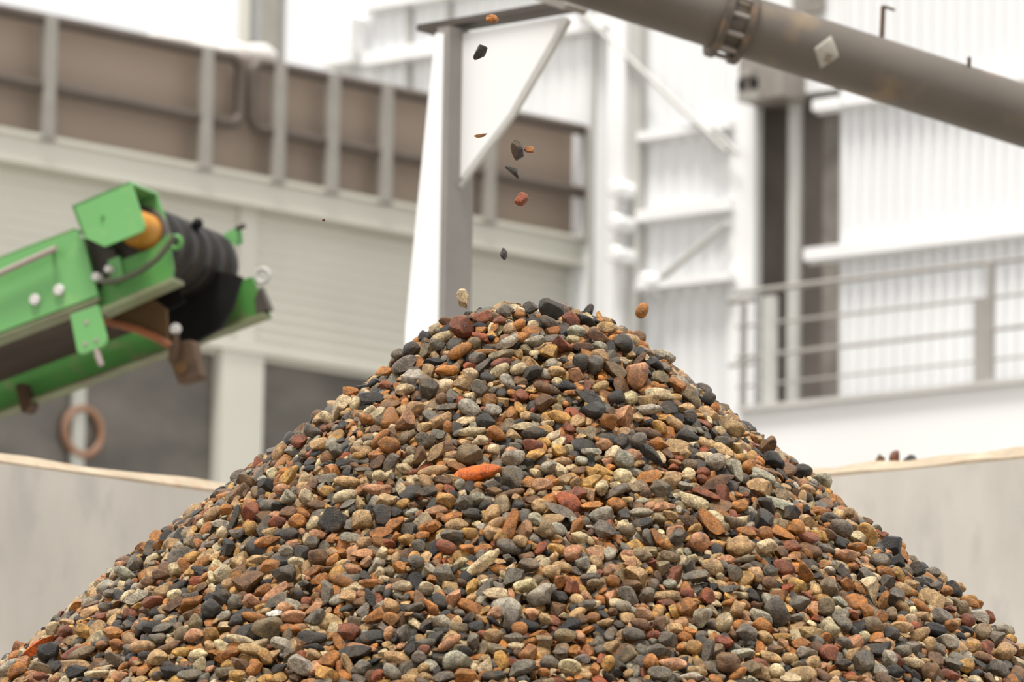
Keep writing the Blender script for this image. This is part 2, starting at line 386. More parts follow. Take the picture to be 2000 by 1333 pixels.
mb = MB(); mb.tube([BK.pt(1113, 40, .01), BK.pt(1004, 226, .01), BK.pt(899, 366, .01)], .006, 8); mb.build('plate_lip', M['pale_grey'], g, smooth=True)
mb = MB(); mb.prism([BK.pt(852, 59, -.05), BK.pt(1122, 13, -.05), BK.pt(1122, 25, -.05), BK.pt(852, 71, -.05)], BK.n * .075); mb.build('top_beam', M['dark_steel'], bk)
mb = MB(); mb.prism([BK.pt(880, 50, -.05), BK.pt(1090, 5, -.05), BK.pt(1122, 13, -.05), BK.pt(880, 57, -.05)], BK.n * .03); mb.build('beam_lip', M['pale_grey'], bk)
mb = MB(); mb.prism([BK.pt(1088, -10, .02), BK.pt(1150, 20, .02), BK.pt(1140, 30, .02), BK.pt(1086, 12, .02)], BK.n * .08); mb.build('end_plate', M['machine'], bk)

# ================================================================== PIPE
pA = at_y(1100, -62, 12.87); pB = at_y(2000, 226, 13.13)
ax = (pB - pA).normalized(); PR = 62.5 * 13 / F
tpx = lambda px: min(np.linspace(-1.5, 3.5, 4001), key=lambda t: abs(project(np.array([tuple(pA + ax * t)]))[0][0] - px))
t0, t1, tf, ts = tpx(500), tpx(2500), tpx(1436), tpx(1606)
pp = empty('delivery_pipe', pA + ax * tf); tag(pp, 'thick dusty grey-brown pipe crossing the top right with a bolted flange', 'pipe')
mb = MB(); mb.lathe(pA, ax, [(t0, PR), (t1, PR)], 56); mb.build('pipe_body', M['pipe'], pp, smooth=True)
for d in (-.046, .01):
    mb = MB(); mb.lathe(pA + ax * (tf + d), ax, [(0, PR * 1.03), (.001, PR * 1.29), (.016, PR * 1.29), (.021, PR * 1.03)], 56); mb.build('flange', M['flange'], pp, smooth=True)
u_ = ax.orthogonal().normalized(); w_ = ax.cross(u_)
for k in range(12):
    a = 2 * math.pi * (k + .5) / 12; c = pA + ax * (tf - .042) + (u_ * math.cos(a) + w_ * math.sin(a)) * PR * 1.17
    mb = MB(); mb.lathe(c, ax, [(0, .006), (.066, .006)], 8); mb.build('bolt', M['bolt'], pp)
def patch(pts_fn, nm, m, parent, lift):
    mb = MB(); n = 8; vs = []; fs = []
    toc = (cam_loc - (pA + ax * ts)); toc = (toc - ax * toc.dot(ax)).normalized(); sd_ = ax.cross(toc)
    if sd_.z < 0: sd_ = -sd_
    for i in range(n + 1):
        for j in range(n + 1):
            s_, h_ = pts_fn(i / n, j / n); an = h_ / PR
            vs.append(pA + ax * (ts + s_) + (toc * math.cos(an) + sd_ * math.sin(an)) * (PR + lift))
    for i in range(n):
        for j in range(n): a = i * (n + 1) + j; fs.append((a, a + 1, a + n + 2, a + n + 1))
    mb.add(vs, fs); o = mb.build(nm, m, parent, smooth=True); sm = o.modifiers.new('t', 'SOLIDIFY'); sm.thickness = .0006; return o
k = 13 / F
st = patch(lambda a, b: ((a - b) * 27 * k - .006, (a + b - 1) * 36 * k), 'sticker', M['sticker'], pp, .001); st['label'] = 'weathered pale diamond sticker'
patch(lambda a, b: ((a - .5) * 13 * k + .002, (b - .5) * 18 * k - 8 * k), 'printed_mark', M['sticker_mark'], st, .0022)
def hook(x0, y0, x1, y1, r, nm, arm=None):
    q0 = at_y(x0, y0, 13.06); q1 = at_y(x1, y1, 13.06); mb = MB(); pts = [q0, q1]
    mb.tube(pts, r, 10)
    if arm: mb.tube([q1, at_y(*arm, 13.06)], r * .6, 8)
    mb.build(nm, M['rust'], pp, smooth=True)
hook(1722, 78, 1725, 12, .006, 'lifting_hook', (1748, 20)); hook(1893, 150, 1893, 112, .005, 'stud')
# ================================================================== GREEN CONVEYOR
CW = Vector((.378, .926, 0)).normalized()
CA = Vector((.926, -.378, .296)).normalized()
CN = CA.cross(CW) * -1
if CN.z < 0: CN = -CN
CO = at_y(335, 540, 15)
def cp(px, py, t):
    o_ = CO + CW * t; r = ray(px, py); return cam_loc + r * ((o_ - cam_loc).dot(CW) / r.dot(CW))
def sh(p): d = p - CO; return d.dot(CA), d.dot(CN)
def loc(s, t, h): return CO + CA * s + CW * t + CN * h
cv = empty('conveyor', loc(-11, .3, -.15)); cv.location.z = 0
tag(cv, 'green belt conveyor with black head drum reaching in from the left', 'conveyor')
def cpoly(pts, t, th, nm, mm, parent=cv, extra=None, bevel=0):
    P3 = [cp(x, y, t) for x, y in pts]
    if extra: P3 += [loc(s, t, h) for s, h in extra]
    mb = MB(); mb.prism(P3, CW * th); return mb.build(nm, M[mm], parent, bevel=bevel)
hT = sh(cp(60, 483, 0))[1]; hB = sh(cp(100, 615, 0))[1]
WID = .60
# near side
sp = cpoly([(146, 449), (163, 470), (191, 577)], 0, .012, 'side_plate', 'green', extra=[(-11, hB), (-11, hT)])
mb = MB(); s1 = sh(cp(191, 577, 0))[0]; mb.prism([loc(-11, 0, hB), loc(s1, 0, hB), loc(s1, .075, hB), loc(-11, .075, hB)], CN * -.008); mb.build('bottom_flange', M['green_olive'], sp)
mb = MB(); mb.prism([loc(-11, 0, hT), loc(sh(cp(146, 449, 0))[0], 0, hT), loc(sh(cp(146, 449, 0))[0], .05, hT), loc(-11, .05, hT)], CN * .006); mb.build('top_flange', M['green_shaded'], sp)
mb = MB(); mb.tube([cp(-40, 552, -.03), cp(110, 485, -.03)], .0085, 10); mb.tube([cp(104, 488, 0), cp(104, 488, -.03)], .006, 8); mb.build('grab_bar', M['pin'], sp, smooth=True)
for x, y in ((66, 585), (113, 566), (-60, 634)):
    mb = MB(); mb.lathe(cp(x, y, -.012), CW, [(0, .012), (.003, .0155), (.014, .0155)], 16); mb.build('bolt', M['white_plastic'], sp, smooth=True)
hp = cpoly([(205, 548), (238, 508), (300, 484), (326, 458), (338, 524), (336, 541), (193, 606), (188, 588)], .03, .012, 'head_plate', 'green_shaded')
mb = MB(); q0 = cp(190, 605, .0); q1 = cp(336, 541, .0); mb.prism([q0, q1, q1 + CW * .07, q0 + CW * .07], CN * -.012); mb.build('bottom_flange', M['green_olive'], hp)
cpoly([(165, 470), (222, 486), (240, 560), (195, 585), (178, 520)], .05, .02, 'inner_panel', 'dark_steel', hp)
cpoly([(210, 510), (232, 500), (240, 540), (222, 556)], .02, .012, 'bearing_bracket', 'green', hp)
for x, y, r in ((185, 540, .0125), (209, 525, .011)):
    mb = MB(); mb.lathe(cp(x, y, -.005), CW, [(0, r * .8), (.004, r), (.03, r)], 16); mb.build('bolt', M['white_plastic'], hp, smooth=True)
mb = MB(); mb.torus(cp(343, 474, .02), CW, .0165, .0065); mb.build('lifting_eye', M['green_shaded'], hp, smooth=True)
mb = MB(); pts = []
P_ = [(200, 552), (235, 547), (275, 530), (308, 505), (330, 478), (345, 455)]
for i in range(len(P_) - 1):
    for k in range(4):
        t = k / 4; pts.append(cp(P_[i][0] * (1 - t) + P_[i + 1][0] * t, P_[i][1] * (1 - t) + P_[i + 1][1] * t, -.01))
mb.tube(pts, .0085, 10); mb.build('hose', M['hose'], hp, smooth=True)
# motor guard box (open towards the drum)
fr = [(140, 402), (254, 354), (283, 441), (279, 452), (204, 482), (163, 463)]
mb = MB(); bev = [cp(x, y, -.05) for x, y in fr]; mb.prism(bev, CW * .008)
dpt = CW * .16
mb.prism([bev[0], bev[1], bev[1] + dpt, bev[0] + dpt], CN * -.008)             # roof
mb.prism([bev[0], bev[5], bev[5] + dpt, bev[0] + dpt], CA * .008)              # rear wall
mb.prism([p + dpt for p in (bev[0], bev[1], bev[2], bev[5])], CW * .008)       # far wall
gb = mb.build('motor_guard', M['green'], cv)
mb = MB(); c = cp(200, 424, -.051); mb.lathe(c, -CW, [(0, .006), (.004, .005)], 12); mb.build('rivet', M['green_shaded'], gb, smooth=True)
# gear motor and drum, coaxial across the belt
dc = cp(268, 468, .1)
mb = MB(); mb.lathe(cp(257, 443, .0), CW, [(0, .03), (.01, .044), (.03, .05), (.085, .05), (.095, .04)], 36); mb.build('gear_motor', M['gear_yellow'], cv, smooth=True)
mb = MB(); mb.lathe(dc, CW, [(-.02, .05), (-.015, .094), (.012, .094), (.015, .07)], 44); mb.build('drum_flange', M['dark_steel'], cv, smooth=True)
prof = [(.015, .06), (.02, .088)]
for k in range(5):
    t = .03 + k * .086; prof += [(t, .09), (t + .02, .1), (t + .058, .1), (t + .078, .09)]
prof += [(.465, .088), (.47, .06)]
mb = MB(); mb.lathe(dc, CW, prof, 48); mb.build('head_drum', M['lagging'], cv, smooth=True)
# belt: upper and lower runs wrapped on the drum
sdc, hdc = sh(dc); Rb = .092
prof = [(-11, hdc + Rb)] + [(sdc + Rb * math.sin(a), hdc + Rb * math.cos(a)) for a in np.linspace(0, math.pi, 20)] + [(-11, hdc - Rb)]
inn = [(s, h + (-.008 if h > hdc else .008)) for s, h in prof]
mb = MB(); t0b, t1b = .2, .53
vs = []; fs = []
for (s, h), (s2, h2) in zip(prof, inn): vs += [loc(s, t0b, h), loc(s, t1b, h), loc(s2, t1b, h2), loc(s2, t0b, h2)]
for i in range(len(prof) - 1):
    for k in range(4): a = 4 * i + k; b = 4 * i + (k + 1) % 4; fs.append((a, b, b + 4, a + 4))
mb.add(vs, fs); bt = mb.build('belt', M['belt_dirt'], cv, smooth=True)
mb = MB(); mb.prism([loc(sdc - .9, .06, hB + .03), loc(sdc - .16, .06, hB + .03), loc(sdc - .16, .5, hB + .03), loc(sdc - .9, .5, hB + .03)], CN * .006)
mb.prism([loc(-11, .06, hB + .03), loc(sdc - .9, .06, hB + .03), loc(sdc - .9, .5, hB + .03), loc(-11, .5, hB + .03)], CN * .006)
mb.build('return_cover', M['belt_dirt'], cv)
cpoly([(215, 600), (338, 548), (372, 520), (470, 540), (452, 600), (428, 642), (345, 690), (318, 660), (300, 590)], .42, .02, 'rubber_skirt', 'rubber')
cpoly([(196, 585), (336, 540), (360, 590), (300, 620), (210, 640)], .3, .01, 'inner_skirt', 'rubber')
mb = MB(); mb.sphere(cp(386, 437, .3), .0155); mb.tube([cp(386, 440, .3), cp(376, 462, .3)], .009, 10); mb.tube([cp(368, 446, .3), cp(392, 440, .3)], .008, 8); mb.build('grease_nipple', M['rubber'], cv, smooth=True)
# far side
hF = sh(cp(322, 692, WID))[1]; sF = sh(cp(524, 606, WID))[0]
e0 = sh(cp(420, 560, WID)); e1 = sh(cp(492, 541, WID)); e2 = sh(cp(503, 566, WID))
mb = MB(); hin = hF + .12
mb.prism([loc(-11, WID, hF), loc(sF, WID, hF), loc(e2[0], WID, e2[1]), loc(e1[0], WID, e1[1]), loc(e0[0] - .03, WID, e0[1]), loc(sdc - .05, WID, hF + .13), loc(-11, WID, hF + .13)], CW * .012)
fp = mb.build('side_plate', M['green_shaded'], cv); fp['label'] = 'far green side plate'
mb = MB(); mb.prism([loc(-11, WID - .05, hF), loc(sF, WID - .05, hF), loc(sF, WID + .012, hF), loc(-11, WID + .012, hF)], CN * -.008); mb.build('bottom_flange', M['green_olive'], fp)
mb = MB(); mb.prism([cp(508, 560, WID - .03), cp(527, 604, WID - .03), cp(500, 612, WID - .03), cp(497, 585, WID - .03)], CW * .03); mb.build('end_flange', M['dark_steel'], fp)
mb = MB(); mb.torus(cp(513, 539, WID), CW, .0195, .006); mb.build('lifting_eye', M['pale_grey'], fp, smooth=True)
cpoly([(432, 461), (462, 443), (470, 452), (472, 474), (460, 480)], WID - .02, .012, 'drum_bracket', 'green', fp)
mb = MB(); mb.tube([cp(462, 447, WID - .03), cp(478, 441, WID - .03)], .008, 10); mb.build('bolt', M['dark_steel'], fp, smooth=True)
# hanging tab with its pin
tb = cpoly([(136, 615), (191, 596), (209, 662), (207, 670), (200, 677), (163, 692), (155, 692), (150, 686)], -.012, .012, 'hanging_tab', 'green', bevel=.003)
for x, y in ((166, 672), (187, 665), (168, 630)):
    mb = MB(); mb.lathe(cp(x, y, -.014), CW, [(0, .006), (.004, .008), (.012, .008)], 12); mb.build('bolt', M['pin'], tb, smooth=True)
mb = MB(); mb.tube([cp(188, 682, -.005), cp(192, 698, -.005), cp(198, 714, -.005)], [.008, .0095, .008], 12); mb.build('pin', M['pin'], tb, smooth=True)
# belt scraper below the drum
sc_ = cpoly([(222, 592), (300, 586), (324, 604), (328, 666), (300, 656), (262, 640), (206, 628)], .16, .012, 'scraper_plate', 'brown_plate')
mb = MB(); mb.tube([cp(203, 628, .15), cp(240, 636, .15), cp(270, 645, .15), cp(300, 658, .15), cp(334, 676, .15)], .0105, 10); mb.build('scraper_lip', M['orange_rust'], sc_, smooth=True)
blk = cpoly([(330, 676), (345, 668), (374, 664), (391, 733), (384, 740), (347, 750), (333, 712), (326, 702)], .12, .05, 'scraper_mount', 'rust', bevel=.004)
mb = MB(); c = cp(353, 718, .115); mb.lathe(c, CW, [(0, .006), (.0, .018), (.01, .018), (.011, .006)], 18); mb.build('bush', M['brown_plate'], blk, smooth=True)
mb = MB(); mb.tube([cp(343, 652, .1), cp(345, 676, .1), cp(340, 700, .1)], .009, 10); mb.build('scraper_stem', M['rust'], blk, smooth=True)
mb = MB(); mb.sphere(cp(343, 643, .1), .0155); mb.build('ball_cap', M['white_plastic'], blk, smooth=True)
cpoly([(30, 752), (44, 748), (60, 790), (52, 804), (42, 806)], WID - .06, .05, 'roller_bracket', 'rust')
# wheels and legs of the chassis, far out of the picture to the left, carry the machine
for s in (-10.6, -7.5):
    for t in (.0, .58):
        p = loc(s, t, hB); mb = MB(); mb.prism([(p.x - .05, p.y - .05, 0), (p.x + .05, p.y - .05, 0), (p.x + .05, p.y + .05, 0), (p.x - .05, p.y + .05, 0)], (0, 0, max(p.z, .12))); mb.build('leg', M['green_shaded'], cv)
# ================================================================== GRAVEL HEAP
APEX = at_y(1040, 604, 8.0)
KS, RHO = .855, .12
def drop(r): return KS * ((r ** 3 + RHO ** 3) ** (1 / 3) - RHO)
def S(x, y):
    dx = np.asarray(x) - APEX.x; dy = np.asarray(y) - APEX.y
    r = np.hypot(dx, dy)
    wob = (np.sin(dx * 11 + 1.3) * np.cos(dy * 9 + .4) * .006 + np.sin(dx * 27 + dy * 19) * .003) * np.clip(r * 4, 0, 1)
    return APEX.z - drop(r) + wob
def Sn(x, y):
    e = .01
    gx = (S(x + e, y) - S(x - e, y)) / (2 * e); gy = (S(x, y + e) - S(x, y - e)) / (2 * e)
    n = np.array([-gx, -gy, 1.0]); return n / np.linalg.norm(n)
def hit(px, py):
    d = np.array(ray(px, py)); d = d / d[1]; o = np.array(cam_loc)
    ys = np.linspace(5.0, 8.35, 1400); g = o[2] + d[2] * ys - S(o[0] + d[0] * ys, ys)
    i = np.argmax(g < 0)
    if g[i] >= 0:
        i = int(np.argmin(g)); q = o + d * ys[i]; q[2] = min(q[2], float(S(q[0], q[1])) - .003); return q
    return o + d * ys[i]

# ---- stone shapes: unit shapes with extents -1..1 on each axis
def ico(sub):
    bm = bmesh.new(); bmesh.ops.create_icosphere(bm, subdivisions=sub, radius=1)
    v = np.array([tuple(x.co) for x in bm.verts]); f = np.array([[l.index for l in x.verts] for x in bm.faces]); bm.free()
    return v, f
ICO = {k: ico(k) for k in (2, 3, 4)}
EDG = {k: np.concatenate([ICO[k][1][:, [0, 1]], ICO[k][1][:, [1, 2]], ICO[k][1][:, [2, 0]]]) for k in ICO}
def nbavg(v, sub):
    e = EDG[sub]; s = np.zeros_like(v); n = np.zeros((len(v), 1)); np.add.at(s, e[:, 0], v[e[:, 1]]); np.add.at(n, e[:, 0], 1); return s / n
def shape(kind, rng, sub):
    v, f = ICO[sub]; v = v.copy()
    def lump(v, n, amp, k):
        for _ in range(n):
            d = rng.normal(size=3); d /= np.linalg.norm(d); c = (v @ d) / np.maximum(np.linalg.norm(v, axis=1), 1e-6)
            v = v * (1 + amp * rng.uniform(-1, 1) * np.exp(-k * (1 - c))[:, None])
        return v
    def cut(v, n, lo, hi, dirs=None, soft=.93):
        for i in range(n):
            d = rng.normal(size=3) if dirs is None else np.array(dirs[i], float) + rng.normal(size=3) * .12
            d /= np.linalg.norm(d); h = rng.uniform(lo, hi)
            c = v @ d - h; v = v - np.outer(np.clip(c, 0, None) * soft, d)
        return v
    if kind == 'R':
        v = np.sign(v) * np.abs(v) ** rng.uniform(.8, 1.0); v = lump(v, 6, .22, 2.6); v = cut(v, 7, .58, .9, soft=.88); v = lump(v, 8, .04, 18)
    elif kind == 'E':
        v = np.sign(v) * np.abs(v) ** rng.uniform(.88, 1.0); v[:, 1:] *= (1 - .18 * rng.uniform(-1, 1) * v[:, :1]); v = lump(v, 3, .12, 2.5)
    elif kind == 'A':
        v = lump(v, 4, .2, 2.5); v = cut(v, rng.integers(8, 13), .45, .82); v = lump(v, 10, .06, 16)
    elif kind == 'F':
        v = lump(v, 4, .18, 2.5); v = cut(v, 2, .35, .5, [(0, .25, 1), (0, .1, -1)]); v = cut(v, 6, .6, .85, [(math.cos(a), math.sin(a), .1) for a in rng.uniform(0, 6.28, 6)]); v = cut(v, 3, .65, .85)
    elif kind == 'T':
        b = rng.uniform(0, 2.1); v = cut(v, 3, .36, .5, [(math.cos(b + k * 2.09), math.sin(b + k * 2.09), .25) for k in range(3)]); v = cut(v, 4, .5, .8)
    else:
        v = lump(v, 14, .32, 9); v = lump(v, 34, .15, 45); v = cut(v, 3, .7, .9, soft=.7)
    if kind in 'REX': v = v * .5 + nbavg(v, sub) * .5
    for _ in range(2):
        m = nbavg(v, sub); far = np.linalg.norm(v - m, axis=1) > {2: .5, 3: .26, 4: .13}[sub]; v[far] = m[far]
    v = v * (1 + rng.normal(0, .008, len(v)))[:, None]
    lo, hi = v.min(0), v.max(0)
    v = (v - (lo + hi) / 2) / ((hi - lo) / 2)
    return v, f

PAL = {'o': (246, 124, 48), 'a': (192, 126, 58), 'r': (150, 84, 50), 'q': (170, 88, 48), 'p': (208, 152, 110), 'b': (126, 90, 56), 't': (208, 170, 120), 'y': (214, 164, 88),
       'c': (228, 206, 164), 'w': (186, 178, 158), 'z': (232, 228, 218), 'g': (124, 115, 101), 'd': (66, 62, 56), 'k': (31, 29, 27), 'v': (148, 128, 96)}
CN_ = {'o': 'bright orange', 'a': 'amber', 'r': 'red-brown', 'q': 'rusty red', 'p': 'salmon pink', 'b': 'brown', 't': 'tan', 'y': 'golden tan', 'c': 'cream', 'w': 'pale grey', 'z': 'white',
       'g': 'grey', 'd': 'dark grey', 'k': 'black', 'v': 'olive-tan'}
SN_ = {'R': 'rounded', 'E': 'smooth oval', 'A': 'angular', 'F': 'flat', 'T': 'wedge-shaped', 'X': 'lumpy'}
GAIN = .66
def tint(code, rng):
    c = np.array(lin(PAL[code])); f = math.exp(rng.normal(0, .11)); h = np.exp(rng.normal(0, .022, 3)); g = c.mean(); c = g + (c - g) * 1.04
    return np.clip(c * f * h * GAIN, .006, .92)

def stone_material():
    m = bpy.data.materials.new('stone'); m.use_nodes = True; nt = m.node_tree; N = nt.nodes; L = nt.links; b = N['Principled BSDF']
    at = N.new('ShaderNodeAttribute'); at.attribute_name = 'tint'
    tc = N.new('ShaderNodeTexCoord'); sp = N.new('ShaderNodeAttribute'); sp.attribute_name = 'offset'
    ad = N.new('ShaderNodeVectorMath'); ad.operation = 'ADD'; L.new(tc.outputs['Object'], ad.inputs[0]); L.new(sp.outputs['Vector'], ad.inputs[1])
    def noise(scale, det, rough=.55):
        n = N.new('ShaderNodeTexNoise'); n.inputs['Scale'].default_value = scale; n.inputs['Detail'].default_value = det; n.inputs['Roughness'].default_value = rough
        L.new(ad.outputs['Vector'], n.inputs['Vector']); return n
    def ramp(src, p0, c0, p1, c1):
        r = N.new('ShaderNodeValToRGB'); r.color_ramp.elements[0].position = p0; r.color_ramp.elements[0].color = (*c0, 1)
        r.color_ramp.elements[1].position = p1; r.color_ramp.elements[1].color = (*c1, 1); L.new(src, r.inputs['Fac']); return r.outputs['Color']
    def mul(a, c):
        x = N.new('ShaderNodeMix'); x.data_type = 'RGBA'; x.blend_type = 'MULTIPLY'; x.inputs['Factor'].default_value = 1
        L.new(a, x.inputs['A']); L.new(c, x.inputs['B']); return x.outputs['Result']
    n1 = noise(95, 4); n2 = noise(420, 6, .7); n3 = noise(60, 5)
    col = mul(at.outputs['Color'], ramp(n1.outputs['Fac'], .32, (.50, .48, .45), .68, (1.4, 1.38, 1.34)))
    col = mul(col, ramp(n2.outputs['Fac'], .34, (.36, .34, .32), .60, (1.25, 1.24, 1.22)))
    # iron-stained patches; the strength of the stain is stored in the attribute's alpha
    st = N.new('ShaderNodeMath'); st.operation = 'MULTIPLY'; L.new(ramp(n3.outputs['Fac'], .5, (0, 0, 0), .63, (1, 1, 1)), st.inputs[0]); L.new(at.outputs['Alpha'], st.inputs[1])
    mx = N.new('ShaderNodeMix'); mx.data_type = 'RGBA'; L.new(st.outputs['Value'], mx.inputs['Factor']); L.new(col, mx.inputs['A']); mx.inputs['B'].default_value = (.21, .115, .036, 1)
    L.new(mx.outputs['Result'], b.inputs['Base Color'])
    rg = N.new('ShaderNodeMapRange'); rg.inputs['From Min'].default_value = .3; rg.inputs['From Max'].default_value = .7; rg.inputs['To Min'].default_value = .16; rg.inputs['To Max'].default_value = .55
    L.new(n1.outputs['Fac'], rg.inputs['Value']); L.new(rg.outputs['Result'], b.inputs['Roughness'])
    b.inputs['Specular IOR Level'].default_value = .5
    bp = N.new('ShaderNodeBump'); bp.inputs['Strength'].default_value = .8; bp.inputs['Distance'].default_value = .0026
    L.new(n2.outputs['Fac'], bp.inputs['Height']); L.new(bp.outputs['Normal'], b.inputs['Normal'])
    return m
STONE = stone_material()

STAIN = {'d': .35, 'g': .45, 'k': .3, 'w': .5, 'c': .6, 't': .7, 'y': .8, 'v': .5, 'a': .5, 'p': .5, 'b': .6, 'r': .2, 'q': .1, 'o': .05, 'z': .1}
def set_attrs(me, cols, offs):
    a = me.color_attributes.new('tint', 'FLOAT_COLOR', 'POINT'); a.data.foreach_set('color', np.asarray(cols, np.float32).ravel())
    b = me.attributes.new('offset', 'FLOAT_VECTOR', 'POINT'); b.data.foreach_set('vector', np.asarray(offs, np.float32).ravel())
def mesh_np(name, V, Fc, cols, offs):
    me = bpy.data.meshes.new(name); me.vertices.add(len(V)); me.vertices.foreach_set('co', V.astype(np.float32).ravel())
    me.loops.add(Fc.size); me.loops.foreach_set('vertex_index', Fc.astype(np.int32).ravel())
    me.polygons.add(len(Fc)); me.polygons.foreach_set('loop_start', np.arange(0, Fc.size, 3, dtype=np.int32))
    me.update(calc_edges=True); me.polygons.foreach_set('use_smooth', np.ones(len(Fc), bool)); set_attrs(me, cols, offs)
    me.set_sharp_from_angle(angle=math.radians(33)); me.materials.append(STONE); me.update(); return me

